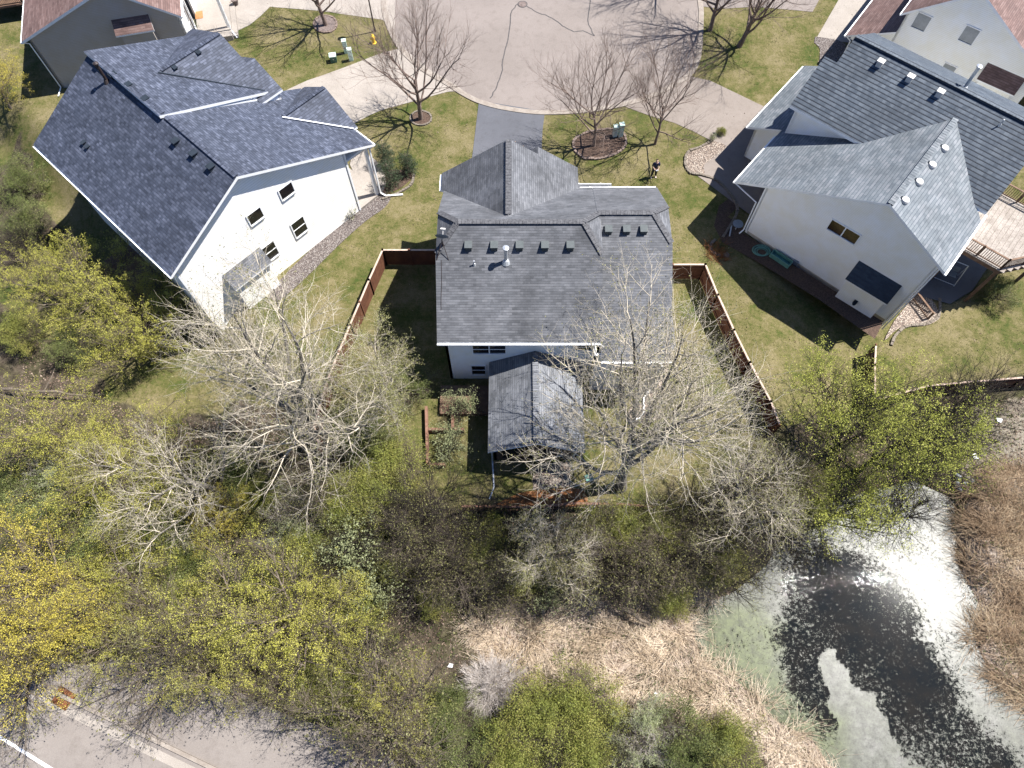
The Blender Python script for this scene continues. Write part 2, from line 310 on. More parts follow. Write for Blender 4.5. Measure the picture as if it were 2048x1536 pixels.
# ------------------------------------------------------------------ mesh helpers
def tag(o,label=None,cat=None,group=None,kind=None):
    if label: o['label']=label
    if cat: o['category']=cat
    if group: o['group']=group
    if kind: o['kind']=kind
    return o
def empty(name,loc,rz=0,label=None,cat=None,group=None):
    o=bpy.data.objects.new(name,None); C.objects.link(o); o.location=loc; o.rotation_euler=(0,0,rz); o.empty_display_size=.3
    return tag(o,label,cat,group)
def nrm(p):
    n=Vector((0,0,0))
    for i in range(len(p)):
        a=Vector(p[i]); b=Vector(p[(i+1)%len(p)]); n+=a.cross(b)
    return n.normalized()
class MB:
    def __init__(s): s.v=[];s.f=[];s.m=[];s.uv=[]
    def face(s,p,m=0,uv=None):
        i=len(s.v); s.v+= [tuple(q) for q in p]; s.f.append(list(range(i,i+len(p)))); s.m.append(m)
        if uv is None:
            n=nrm(p)
            if abs(n.z)>.98: U=Vector((1,0,0));V=Vector((0,1,0))
            else:
                U=Vector((-n.y,n.x,0)).normalized(); V=n.cross(U)
                if V.z<0: V=-V
            uv=[(Vector(q).dot(U),Vector(q).dot(V)) for q in p]
        s.uv.append(uv); return s
    def slab(s,p,th=.16,mt=0,ms=1,mb=1):
        if nrm(p).z<0: p=p[::-1]
        q=[(a[0],a[1],a[2]-th) for a in p]; s.face(p,mt); s.face(q[::-1],mb)
        for i in range(len(p)):
            j=(i+1)%len(p); s.face([p[i],q[i],q[j],p[j]],ms)
        return s
    def prism(s,p,d,m=0):     # extrude a polygon by vector d
        q=[tuple(a[i]+d[i] for i in range(3)) for a in p]
        if nrm(p).dot(Vector(d))>0: p,q=q,p
        s.face(p,m); s.face(q[::-1],m)
        for i in range(len(p)):
            j=(i+1)%len(p); s.face([p[j],p[i],q[i],q[j]],m)
        return s
    def box(s,a,b,m=0):
        x0,y0,z0=[min(a[i],b[i]) for i in range(3)]; x1,y1,z1=[max(a[i],b[i]) for i in range(3)]
        return s.prism([(x0,y0,z0),(x1,y0,z0),(x1,y1,z0),(x0,y1,z0)],(0,0,z1-z0),m)
    def bar(s,a,b,w,h,m=0,up=(0,0,1)):
        a=Vector(a);b=Vector(b);d=(b-a).normalized(); u=Vector(up)
        r=d.cross(u)
        if r.length<1e-3: r=d.cross(Vector((1,0,0)))
        r.normalize(); q=r.cross(d)
        p=[a+r*w/2*i+q*h/2*j for i,j in ((-1,-1),(1,-1),(1,1),(-1,1))]
        return s.prism([tuple(x) for x in p],tuple(b-a),m)
    def tube(s,P,rad,k=8,m=0,cap=True):
        P=[Vector(p) for p in P]; rad=rad if hasattr(rad,'__len__') else [rad]*len(P); rings=[]
        ref=Vector((0,0,1)) if abs((P[-1]-P[0]).normalized().z)<.9 else Vector((1,0,0))
        for i,p in enumerate(P):
            d=(P[min(i+1,len(P)-1)]-P[max(i-1,0)]).normalized(); a=d.cross(ref).normalized(); b=d.cross(a)
            rings.append([tuple(p+(a*math.cos(2*math.pi*j/k)+b*math.sin(2*math.pi*j/k))*rad[i]) for j in range(k)])
        for i in range(len(P)-1):
            for j in range(k):
                l=(j+1)%k; s.face([rings[i][j],rings[i][l],rings[i+1][l],rings[i+1][j]],m)
        if cap: s.face(rings[0][::-1],m); s.face(rings[-1],m)
        return s
    def lathe(s,c,prof,k=16,m=0):
        return s.tube([(c[0],c[1],c[2]+z) for r,z in prof],[r for r,z in prof],k,m)
    def build(s,name,mats,parent=None,off=(0,0,0),loc=None):
        me=bpy.data.meshes.new(name); me.from_pydata([(a[0]-off[0],a[1]-off[1],a[2]-off[2]) for a in s.v],[],s.f)
        for q in (mats if isinstance(mats,(list,tuple)) else [mats]): me.materials.append(M[q] if isinstance(q,str) else q)
        me.polygons.foreach_set('material_index',s.m)
        ul=me.uv_layers.new(name='UVMap'); ul.data.foreach_set('uv',[c for f in s.uv for q in f for c in q])
        me.update(); o=bpy.data.objects.new(name,me); C.objects.link(o)
        if parent: o.parent=parent
        if loc: o.location=loc
        return o
def npmesh(name,V,F,mats,mi=None,parent=None):
    me=bpy.data.meshes.new(name); n=F.shape[1]
    me.vertices.add(len(V)); me.vertices.foreach_set('co',V.astype(np.float32).ravel())
    me.loops.add(F.size); me.loops.foreach_set('vertex_index',F.astype(np.int32).ravel())
    me.polygons.add(len(F)); me.polygons.foreach_set('loop_start',np.arange(0,F.size,n,dtype=np.int32)); me.polygons.foreach_set('loop_total',np.full(len(F),n,np.int32))
    for q in mats: me.materials.append(M[q])
    if mi is not None: me.polygons.foreach_set('material_index',mi.astype(np.int32))
    me.update(calc_edges=True); me.validate()
    o=bpy.data.objects.new(name,me); C.objects.link(o)
    if parent: o.parent=parent
    return o
def dup(root,loc,rz=0,sc=None,**k):
    r=root.copy(); C.objects.link(r); r.location=loc; r.rotation_euler=(0,0,rz)
    if sc: r.scale=sc if hasattr(sc,'__len__') else (sc,)*3
    tag(r,**k)
    for ch in root.children:
        c=ch.copy(); C.objects.link(c); c.parent=r
        for g in ch.children:
            d=g.copy(); C.objects.link(d); d.parent=c
    return r

# ------------------------------------------------------------------ ground
xs=np.concatenate([[-900,-400,-200,-110,-75],np.arange(-58,50,.32),[60,85,130,250,500,900]])
ys=np.concatenate([[-900,-400,-150,-60,-30],np.arange(-14,60,.32),[66,80,120,250,500,900]])
GX,GY=np.meshgrid(xs,ys); GZ=hgt(GX,GY)
V=np.stack([GX.ravel(),GY.ravel(),GZ.ravel()],1); nx,ny=len(xs),len(ys)
I=np.arange(nx*ny).reshape(ny,nx); F=np.stack([I[:-1,:-1].ravel(),I[:-1,1:].ravel(),I[1:,1:].ravel(),I[1:,:-1].ravel()],1)
ground=npmesh('ground',V,F,['ground']); tag(ground,'lawn, leaf litter and dry marsh ground between the houses and the pond',kind='structure')
def wp(L): return [gp(x,y)[:2] for x,y in L]
rs=np.random.RandomState(5)
wx=GX.ravel()+.35*np.sin(GY.ravel()*2.1+np.sin(GX.ravel()*1.3)); wy=GY.ravel()+.35*np.sin(GX.ravel()*1.9+np.cos(GY.ravel()*1.7))
LAWN=wp([(-900,560),(0,600),(60,660),(210,780),(300,850),(520,800),(640,850),(700,930),(780,1000),(925,1010),(1150,1010),(1400,1010),(1540,880),(1620,830),(1750,790),(1860,775),(2100,752),(2500,700),(2500,-60),(-900,-60)])
STRAW=wp([(940,1240),(1060,1215),(1180,1180),(1420,1130),(1440,1230),(1500,1350),(1640,1450),(1720,1600),(1640,1640),(1500,1480),(1380,1420),(1100,1400),(960,1350)])
STRAW2=wp([(1905,1010),(1960,950),(2060,930),(2200,900),(2300,1700),(2150,1560),(2050,1440),(1965,1370),(1925,1290),(1935,1210),(1912,1130)])
SAND=wp([(1950,820),(2200,780),(2200,1200),(2060,1120),(1990,1000),(1930,930),(1900,870)])
DIRT=wp([(-60,360),(40,270),(90,420),(140,480),(60,560),(-60,560)])
SAND2=wp([(80,650),(0,640),(-120,640),(-120,800),(60,800),(130,760)])
mk=np.zeros((len(V),4),np.float32); mk[:,3]=1
def m_of(P,w=1.2): return sst(.5-sdist(wx,wy,P)/w)
mk[:,0]=np.clip(m_of(LAWN)-m_of(DIRT,2),0,1); mk[:,1]=np.maximum(m_of(STRAW,2),m_of(STRAW2,2)); mk[:,2]=np.maximum(m_of(SAND,3),.3*m_of(SAND2,3))
at=ground.data.attributes.new('mask','FLOAT_COLOR','POINT'); at.data.foreach_set('color',mk.ravel())
for p in ground.data.polygons: p.use_smooth=True

def curve(L,n=6):     # smooth closed/open point list (Catmull-Rom)
    out=[]; m=len(L)
    for i in range(m-1):
        p0=L[max(i-1,0)];p1=L[i];p2=L[i+1];p3=L[min(i+2,m-1)]
        for k in range(n):
            t=k/n; out.append(tuple(.5*((2*p1[a])+(-p0[a]+p2[a])*t+(2*p0[a]-5*p1[a]+4*p2[a]-p3[a])*t*t+(-p0[a]+3*p1[a]-3*p2[a]+p3[a])*t**3) for a in range(len(p1))))
    out.append(tuple(L[-1])); return out
def sheet(name,poly,z,mat,label=None,kind='structure',th=.0,**k):
    mb=MB(); P=[(p[0],p[1],z) for p in poly]
    if nrm(P).z<0: P=P[::-1]
    if th: mb.slab(P,th,0,0,0)
    else: mb.face(P,0)
    o=mb.build(name,mat); tag(o,label,kind=kind,**k); return o
Z0=.02
arc=curve([(790,-120),(768,-10),(775,45),(800,95),(840,135),(890,165),(930,190),(965,206),(1020,219),(1090,226),(1180,221),(1260,206),(1330,180),(1390,135),(1402,40),(1398,-10),(1380,-140)],4)
CUL=[pt(x,y)[:2] for x,y in arc]
sheet('street',CUL+[pt(1380,-500)[:2],pt(800,-500)[:2]],Z0,'street','pale worn surface of the cul-de-sac')
# top right: driveway of far right house + its joining pavement
sheet('far_driveway',[pt(*q)[:2] for q in [(1396,12),(1440,18),(1512,14),(1625,24),(1660,-40),(1600,-160),(1400,-160)]],Z0+.004,'street','far paving beyond the right hand lawn')
sheet('right_driveway',[pt(*q)[:2] for q in [(1330,176),(1368,150),(1421,162),(1475,188),(1527,213),(1600,150),(1640,235),(1560,420),(1500,430),(1392,350),(1421,281),(1384,262),(1348,246),(1300,232),(1250,214)]],Z0+.008,'driveB','pinkish driveway of the right hand house')
sheet('driveway',[pt(*q)[:2] for q in [(958,202),(1090,223),(1085,262),(1083,310),(1100,420),(935,420),(944,318)]],Z0+.012,'drive','dark asphalt driveway of the middle house')
sheet('left_driveway',[pt(*q)[:2] for q in curve([(806,96),(760,108),(700,131),(640,153),(600,168),(530,210),(480,300),(650,330),(700,262),(710,247),(760,222),(820,205),(895,184),(925,180),(860,140)],3)],Z0+.008,'conc','pale concrete driveway of the left house')
sheet('far_left_driveway',[pt(*q)[:2] for q in [(540,14),(640,22),(765,40),(790,60),(790,-200),(330,-200),(330,40),(440,66),(475,62),(500,50),(522,32)]],Z0+.004,'conc','pale concrete paving of the far left house')
sheet('walk',[pt(*q)[:2] for q in curve([(722,300),(760,330),(772,370),(745,395),(700,330),(722,300)],3)],.06,'conc','concrete front walk beside the left house')
sheet('blue_walk',[pt(*q)[:2] for q in [(1632,78),(1700,-40),(1770,-40),(1700,86)]],.03,'conc','shaded concrete walk beside the far right house')
# curb ring
def ribbon(name,cl,w,z,mat,th=.06,label=None,cat=None,kind=None,closed=False,parent=None):
    mb=MB(); n=len(cl); L=[];Rr=[]
    for i in range(n):
        a=cl[(i-1)%n] if closed else cl[max(i-1,0)]; b=cl[(i+1)%n] if closed else cl[min(i+1,n-1)]
        d=Vector((b[0]-a[0],b[1]-a[1])).normalized(); q=Vector((-d.y,d.x))*w/2
        L.append((cl[i][0]+q.x,cl[i][1]+q.y)); Rr.append((cl[i][0]-q.x,cl[i][1]-q.y))
    for i in range(n if closed else n-1):
        j=(i+1)%n
        za=z(cl[i][0],cl[i][1]) if callable(z) else z; zb=z(cl[j][0],cl[j][1]) if callable(z) else z
        mb.slab([(*L[i],za),(*Rr[i],za),(*Rr[j],zb),(*L[j],zb)],th,0,0,0)
    o=mb.build(name,mat,parent); tag(o,label,cat,kind=kind); return o
ribbon('curb',CUL,.42,.075,'curb',.09,'tan concrete curb around the cul-de-sac',kind='structure')
for L in ([(1035,8),(1022,28),(1018,70),(1008,110),(1002,150),(990,180),(979,197)],[(1052,12),(1075,25),(1105,37),(1125,52),(1148,64),(1165,62),(1188,72)],[(1188,72),(1176,40),(1183,-10)]):
    cl=[pt(*q)[:2] for q in curve(L,4)]; cl=[(a+random.Random(i).uniform(-.05,.05),b+random.Random(i+9).uniform(-.05,.05)) for i,(a,b) in enumerate(cl)]
    ribbon('crack_seal',cl,.085,Z0+.008,'tar',.004,'dark tar line sealing a crack in the cul-de-sac',kind='structure')
mh=empty('manhole_cover',(*pt(1045,9)[:2],Z0),0,'round rusty manhole cover set in the cul-de-sac','manhole cover')
MB().lathe((0,0,0),[(.42,-.02),(.42,.012),(.34,.012)],20).build('rim','tar',mh); MB().lathe((0,0,0),[(.33,-.02),(.33,.02),(.1,.022)],18).build('lid','pink',mh)
# lower left road, trail, curb
def rr(L,z): return [pt(x,y,z)[:2] for x,y in L]
GL=float(hgt(np.array([-24.]),np.array([2.]))[0])
# flatten
zr=-2.17
sheet('trail',rr(curve([(-80,1260),(60,1320),(110,1320),(180,1330),(250,1310),(330,1300),(450,1370),(600,1440),(720,1470),(830,1560)],3)+[(700,1700),(420,1534),(65,1362),(-80,1290)],zr),zr,'path','pale trail beside the lower road')
zq=zr+.004
ROAD=rr([(-200,1228),(70,1367),(430,1540),(700,1672),(700,2400),(-900,2400),(-900,900)],zr)
sheet('road',ROAD,zq-.05+.05,'path','pale road surface at the bottom left corner')
cb=rr([(-200,1226),(70,1365),(430,1538),(700,1670)],zr)
ribbon('road_curb',cb,.2,zr+.13,'curb',.13,'concrete curb between the trail and the lower road',kind='structure')
gt=rr([(-190,1236),(62,1375),(420,1548),(690,1680)],zr)
ribbon('gutter',rr([(-208,1244),(55,1383),(412,1556),(690,1688)],zr),.42,zr+.012,'conc',.008,'concrete gutter of the lower road',kind='structure')
ribbon('road_line',rr([(-150,1384),(0,1474),(101,1537),(300,1662)],zr),.15,zr+.012,'paint',.006,'white edge line painted on the lower road',kind='structure')
dg=pt(125,1401,zr); dr=empty('storm_drain',(dg[0],dg[1],zr),R(-26),'rusty storm drain grate set in the lower road gutter','storm drain')
MB().box((-.5,-.32,0),(.5,-.26,.045)).box((-.5,.26,0),(.5,.32,.045)).box((-.5,-.26,0),(-.44,.26,.045)).box((.44,-.26,0),(.5,.26,.045)).box((-.44,-.26,.0),(.44,.26,.015)).build('frame','rust',dr)
g=MB()
for i in range(9): g.box((-.42+i*.1,-.26,.016),(-.38+i*.1,.26,.05))
g.build('grate','rust',dr)
MB().box((-.52,.33,0),(.52,.55,.16)).build('curb_hood','rust',dr)
# pond
pxs=np.arange(PW[0][0]-4,max(p[0] for p in PW)+2,.2); pys=np.arange(min(p[1] for p in PW)-1,max(p[1] for p in PW)+2,.2)
PX,PY=np.meshgrid(pxs,pys); V=np.stack([PX.ravel(),PY.ravel(),np.full(PX.size,WATER)],1); nx,ny=len(pxs),len(pys)
I=np.arange(nx*ny).reshape(ny,nx); F=np.stack([I[:-1,:-1].ravel(),I[:-1,1:].ravel(),I[1:,1:].ravel(),I[1:,:-1].ravel()],1)
pond=npmesh('pond_water',V,F,['pond']); tag(pond,'dark pond water with pale duckweed at the bottom right',kind='structure')
def wz(L): return [pt(x,y,WATER)[:2] for x,y in L]
OPEN=wz([(1590,1110),(1660,1105),(1720,1120),(1790,1185),(1822,1230),(1832,1280),(1860,1310),(1905,1370),(1912,1420),(1960,1470),(2030,1530),(2100,1640),(1900,1640),(1845,1536),(1835,1500),(1775,1470),(1762,1430),(1750,1440),(1700,1460),(1640,1450),(1590,1390),(1575,1310),(1560,1270),(1585,1230),(1575,1170)])
ISLE=wz([(1648,1298),(1668,1296),(1684,1330),(1705,1372),(1742,1388),(1762,1425),(1782,1468),(1800,1510),(1860,1560),(1850,1640),(1740,1640),(1700,1530),(1672,1440),(1655,1400),(1660,1375),(1638,1345)])
GREEN=wz([(1400,1230),(1500,1200),(1570,1260),(1560,1330),(1600,1400),(1690,1430),(1690,1536),(1400,1400)])
ox=V[:,0]+.12*np.sin(V[:,1]*5); oy=V[:,1]+.12*np.sin(V[:,0]*4.3)
sd_=sdist(ox,oy,OPEN); wd=np.where(sd_<0,np.clip(.46+sd_*.03+.05*np.sin(ox*.7+1)*np.sin(oy*.6),.3,1),np.clip(.47+sd_*.12,0,.61+.05*np.sin(ox*1.1)*np.sin(oy*1.3)))
wd=np.maximum(wd,np.clip(.5-sdist(ox,oy,ISLE)/.4,0,1))
ca=np.zeros((len(V),4),np.float32); ca[:,0]=wd; ca[:,1]=sst(.5-sdist(ox,oy,GREEN)/1.5); ca[:,3]=1
at=pond.data.attributes.new('weed','FLOAT_COLOR','POINT'); at.data.foreach_set('color',ca.ravel())

# ------------------------------------------------------------------ houses
def house(name,fr,label,cat='house',c=(0,0)):
    w=fr.w(*c); o=empty(name,(w[0],w[1],0),-fr.a,label,cat); o['c']=0; del o['c']; return o,(c[0],c[1],0)
def wallp(mb,A,B,prof,th=.15,m=0):
    # wall face over A->B (2-D points); outward side on the right of A->B; prof = [(d,z)...]
    d=Vector((B[0]-A[0],B[1]-A[1])); L=d.length; d/=L; n=Vector((d.y,-d.x))
    P=[(A[0]+d.x*u,A[1]+d.y*u,z) for u,z in prof]
    if nrm(P).dot(Vector((n.x,n.y,0)))<0: P=P[::-1]
    i=len(mb.v); mb.prism(P,(-n.x*th,-n.y*th,0),m)
    return mb
def window(par,off,A,B,d,z,w,h,cols=1,rows=2,glass='glass',frame='trim',name='window',th=.05,blind=0,label=None):
    e=Vector((B[0]-A[0],B[1]-A[1])); e.normalize(); n=Vector((e.y,-e.x))
    def P(u,zz,o): return (A[0]+e.x*u+n.x*o,A[1]+e.y*u+n.y*o,zz)
    mb=MB()
    def bx(u0,u1,z0,z1,o0,o1,m=0,t=mb):
        t.prism([P(u0,z0,o1),P(u1,z0,o1),P(u1,z1,o1),P(u0,z1,o1)],tuple(n.x*(o0-o1) if i==0 else n.y*(o0-o1) if i==1 else 0 for i in range(3)),m)
    f=.07
    bx(d-f,d,z-f,z+h+f,.004,th); bx(d+w,d+w+f,z-f,z+h+f,.004,th); bx(d,d+w,z+h,z+h+f,.004,th); bx(d,d+w,z-f,z,.004,th+.03)
    for i in range(1,cols): u=d+w*i/cols; bx(u-.035,u+.035,z,z+h,.004,th-.005)
    for i in range(1,rows): zz=z+h*i/rows; bx(d,d+w,zz-.022,zz+.022,.004,th-.012)
    o=mb.build(name,frame,par,off); g=MB(); bx(d,d+w,z,z+h*(1-blind),.006,.018,0,g); g.build('pane',glass,o,off)
    if blind: g=MB(); bx(d,d+w,z+h*(1-blind),z+h,.006,.03,0,g); g.build('blind','blind',o,off)
    if label: o['label']=label
    return o
def cap(mb,a,b,w=.32,th=.05,m=0):
    a=Vector(a);b=Vector(b);L=(b-a).length; n=max(1,int(L/.2)); 
    for i in range(n):
        p=a+(b-a)*i/n; q=a+(b-a)*(i+.93)/n; o=Vector((0,0,.012+.006*(i%2)))
        mb.bar(p+o,q+o,w,th,m)
def caps(par,off,mat,lines,w=.32):
    for a,b in lines:
        m_=MB(); cap(m_,a,b,w); m_.build('ridge_cap',mat,par,off)
def vent_box(par,off,p,nx,ny,mat,w=.34,l=.4,h=.22,cols=None):
    # box vent on a slope; p local point on roof; (nx,ny)= down-slope direction
    mb=MB(); d=Vector((nx,ny,0)).normalized(); s=Vector((-d.y,d.x,0))
    P=Vector(p)
    a=[P+d*l/2*i+s*w/2*j for i,j in ((-1,-1),(1,-1),(1,1),(-1,1))]
    q=[tuple((x.x,x.y,P.z-.25)) for x in a]; mb.prism(q,(0,0,h+.25-.03),0)
    a=[P+d*(l/2+.04)*i+s*(w/2+.04)*j for i,j in ((-1,-1),(1,-1),(1,1),(-1,1))]
    mb.prism([(x.x,x.y,P.z+h-.03) for x in a],(0,0,.05),0)
    return mb.build('roof_vent',mat,par,off)
def pipe(par,off,p,r,h,mat='metal',cap_=True,flash=True,name='vent_pipe'):
    mb=MB(); x,y,z=p; mb.tube([(x,y,z-.2),(x,y,z+h)],r,10)
    if cap_: mb.lathe((x,y,z+h),[(r*1.2,-.02),(r*1.7,.02),(r*1.7,.1),(r*.4,.16)],12)
    if flash: mb.lathe((x,y,z),[(r*2.6,-.1),(r*1.3,.14)],10)
    return mb.build(name,mat,par,off)
def gutter(par,off,a,b,name='gutter',mat='trim'):
    mb=MB(); a=Vector(a);b=Vector(b); mb.bar(a+Vector((0,0,-.06)),b+Vector((0,0,-.06)),.11,.1); 
    n=int((b-a).length/1.1)
    for i in range(n): p=a+(b-a)*(i+.5)/n; mb.bar(p+Vector((0,0,.0)),p+(b-a).normalized()*.06,.14,.03)
    return mb.build(name,mat,par,off)
def spout(par,off,P,r=.045,mat='trim'):
    return MB().tube(P,r,6).build('downspout',mat,par,off)

# ---- middle house
HM,oM=house('house',FM,'white sided house in the middle with a weathered grey shingle roof','house',(2.4,24.1)); HM.location=(2.4,24.1,0)
rf=MB(); 
X0,X1=-4.15,4.95
sS=lambda y:9-.667*abs(y-24.11)
rf.slab([(X0,18.68,5.38),(X1,18.68,5.38),(X1,22.62,8.01),(3.86,24.11,9),(-2.92,24.11,9),(X0,22.62,8.01)])
rf.slab([(X0,22.62,8.01),(-2.92,24.11,9),(X0,25.6,8.01)])
rf.slab([(X1,22.62,8.01),(3.86,24.11,9),(X1,25.6,8.01)])
rf.slab([(X0,29.54,5.38),(X1,29.54,5.38),(X1,25.6,8.01),(3.86,24.11,9),(-2.92,24.11,9),(X0,25.6,8.01)])
# wing
rf.slab([(4.97,17.93,4.6),(8.95,17.93,4.6),(8.95,23.77,7.43),(7.88,25.35,8.2),(4.75,25.35,8.2),(4.97,24.98,8.02)])
rf.slab([(8.95,23.77,7.43),(7.88,25.35,8.2),(8.95,26.5,7.43)])
rf.slab([(4.75,25.35,8.2),(7.88,25.35,8.2),(8.95,26.5,7.43),(8.95,29.54,5.4),(4.97,29.54,5.4)])
# front gable over the garage
gz=lambda x:8.52-.7*abs(x+.2)
rf.slab([(-.2,24.8,8.52),(-.2,30.45,8.52),(-4.35,30.45,5.615),(-4.35,29.15,5.615)])
rf.slab([(-.2,24.8,8.52),(-.2,30.45,8.52),(3.9,30.45,5.65),(3.9,29.1,5.65)])
rf.slab([(1.56,30.3,7.3),(1.56,31.0,7.3),(4.1,31.0,5.52),(4.1,29.0,5.52)])
rf.slab([(1.56,30.47,7.3),(1.56,31.0,7.3),(-.9,31.0,5.6),(-.9,30.47,5.6)])
roofM=rf.build('roof',['roofM','trim'],HM,oM)
rp=MB(); rp.slab([(3.7,29.3,3.9),(6.6,29.3,3.9),(6.6,31.95,2.9),(3.7,31.95,2.9)]); rp.build('porch_roof',['roofM','trim'],HM,oM)
gutter(HM,oM,(3.7,32.0,2.85),(6.6,32.0,2.85)); gutter(HM,oM,(4.2,29.6,5.3),(8.9,29.6,5.35)); gutter(HM,oM,(X0,18.62,5.3),(X1,18.62,5.3)); gutter(HM,oM,(5,17.87,4.52),(8.95,17.87,4.52))
gutter(HM,oM,(-4.41,29.2,5.5),(-4.41,30.45,5.5))
caps(HM,oM,'capM',[((-2.92,24.11,9),(3.86,24.11,9)),((-4.1,22.7,8.05),(-2.92,24.11,9)),((-4.1,25.5,8.05),(-2.92,24.11,9)),((4.9,22.7,8.05),(3.86,24.11,9)),((3.86,24.11,9),(4.8,25.3,8.22)),((4.8,25.35,8.2),(7.88,25.35,8.2)),((8.9,23.85,7.46),(7.88,25.35,8.2)),((8.9,26.4,7.46),(7.88,25.35,8.2)),((-.2,25,8.52),(-.2,30.4,8.52))])
wm=MB()
wallp(wm,(-3.8,19.03),(4.6,19.03),[(0,-.3),(8.4,-.3),(8.4,5.5),(0,5.5)])
wallp(wm,(4.6,18.28),(8.55,18.28),[(0,-.3),(3.95,-.3),(3.95,4.6),(0,4.6)])
wallp(wm,(4.6,19.03),(4.6,18.28),[(0,-.3),(.75,-.3),(.75,4.5),(0,4.8)])
gp_=[(0,-.3),(10.17,-.3),(10.17,5.4),(7.4,7.2),(6.6,7.75),(3.6,7.75),(0,5.45)]
wallp(wm,(-3.8,29.2),(-3.8,19.03),[(10.17-a,b) for a,b in gp_])
wallp(wm,(8.55,18.28),(8.55,29.2),[(0,-.3),(10.9,-.3),(10.9,5.4),(8,7.15),(5.6,7.2),(0,4.6)])
wallp(wm,(8.55,29.2),(-3.8,29.2),[(0,-.3),(12.35,-.3),(12.35,5.4),(0,5.4)])
wallp(wm,(3.6,30.1),(-4.0,30.1),[(0,-.3),(7.6,-.3),(7.6,5.5),(3.8,8.1),(0,5.6)])
wallp(wm,(-4.0,30.1),(-4.0,29.0),[(0,-.3),(1.1,-.3),(1.1,5.6),(0,5.6)]); wallp(wm,(3.6,29.2),(3.6,30.1),[(0,-.3),(.9,-.3),(.9,5.6),(0,5.6)])
wm.build('wall','sidW',HM,oM)
for (x0,y0,x1,y1,fl,ft,gl) in [(945,690,1011,706,.1,0,'glass'),(943,731,971,748,0,0,'glass'),(1151,688,1182,699,0,0,'glass')]:
    a=FM.ht(x0,y0,19.03); b=FM.ht(x1,y1,19.03)
    window(HM,oM,(-3.8,19.03),(4.6,19.03),a[0]+3.8,b[1],b[0]-a[0],max(.6,a[1]-b[1]),2 if x1-x0>40 else 1,2)
a=FM.ht(1232,733,18.28); b=FM.ht(1293,752,18.28)
window(HM,oM,(4.6,18.28),(8.55,18.28),a[0]-4.6,b[1],b[0]-a[0],a[1]-b[1],2,1)
a=FM.ht(1240,757,18.28); b=FM.ht(1299,800,18.28)
window(HM,oM,(4.6,18.28),(8.55,18.28),a[0]-4.6,max(b[1],.02),b[0]-a[0],a[1]-b[1],2,1,glass='blind',name='patio_door')
bm=MB(); bm.box((8.56,19.4,-.2),(9.25,21.9,3.3)); bu=bm.build('side_bump_out','sidW',HM,oM)
bm=MB(); bm.slab([(8.56,19.25,3.95),(9.55,19.25,3.45),(9.55,22.05,3.45),(8.56,22.05,3.95)],.1); bm.build('bump_out_roof',['roofM','trim'],HM,oM)
# sunroom
sr=MB(); sr.slab([(1.33,13.35,3.72),(1.33,19.02,3.72),(-1.36,19.02,2.3),(-1.36,13.35,2.3)],.14); sr.slab([(1.33,13.35,3.72),(1.33,19.02,3.72),(4.1,19.02,2.3),(4.1,13.35,2.3)],.14)
cap(sr,(1.33,13.4,3.72),(1.33,18.9,3.72)); sr.build('sunroom_roof',['roofS','trim'],HM,oM)
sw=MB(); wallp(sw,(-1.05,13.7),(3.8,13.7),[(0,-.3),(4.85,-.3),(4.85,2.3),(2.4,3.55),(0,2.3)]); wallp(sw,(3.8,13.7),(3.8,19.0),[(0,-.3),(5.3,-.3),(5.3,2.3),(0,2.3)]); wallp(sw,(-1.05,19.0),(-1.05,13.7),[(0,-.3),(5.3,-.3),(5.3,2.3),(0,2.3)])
sw.build('sunroom_shade_wall','woodd',HM,oM)  # walls and window frames coloured dark for the shade of an open porch
for i in range(2): window(HM,oM,(-1.05,13.7),(3.8,13.7),.5+i*2.1,.4,1.8,1.7,2,1,frame='woodd')
for px_ in (938,989,1039,1089,1139):
    q=(FM.p(px_,463,8.25)); vent_box(HM,oM,(q[0],23.0,8.25),0,-1,'ventg')
for px_ in (1216,1252,1286):
    q=(FM.p(px_,441,7.9)); vent_box(HM,oM,(q[0],24.45,7.75),0,-1,'ventg')
pipe(HM,oM,(-.33,22.35,7.83),.1,1.15,name='flue_pipe'); pipe(HM,oM,(-2.05,22.2,7.72),.04,.38,cap_=False)
for px_ in (957,1125):
    q=FM.p(px_,597,6.3); vb=MB(); vb.box((q[0]-.1,q[1]-.12,6.1),(q[0]+.12,q[1]+.12,6.55)); vb.build('exhaust_cap','ventd',HM,oM)
# dish on the roof (a thing fixed to the house: part)
dp=MB(); dx,dy=FM.p(888,508,7.6); dz=sS(dy)
dp.tube([(dx-.35,dy-.6,sS(dy-.6)),(dx,dy,dz+.55)],.025,6).tube([(dx+.3,dy-.6,sS(dy-.6)),(dx,dy,dz+.55)],.02,6).tube([(dx,dy,dz-.1),(dx,dy,dz+.62)],.03,6); dsh=dp.build('dish_mount','black',HM,oM)
dd=MB(); dn=Vector((.1,.95,.35)).normalized(); u_=dn.cross(Vector((0,0,1))).normalized(); v_=u_.cross(dn); cc=Vector((dx,dy+.05,dz+.75))
prev=None; rings=[]
for r_,k_ in ((.02,0),(.16,.01),(.28,.035),(.37,.07)): rings.append([tuple(cc+dn*(k_)+u_*r_*math.cos(a*math.pi/9)+v_*r_*math.sin(a*math.pi/9)) for a in range(18)])
for i in range(3):
    for j in range(18): l=(j+1)%18; dd.face([rings[i][j],rings[i][l],rings[i+1][l],rings[i+1][j]])
dd.build('dish','dish',dsh,oM).location=(0,0,0); 
la=MB(); la.tube([tuple(cc-v_*.35),tuple(cc+dn*.5-v_*.1)],.02,5); e_=cc+dn*.5-v_*.1; la.bar(e_-u_*.13,e_+u_*.13,.09,.09); la.build('dish_arm','vented',dsh,oM)
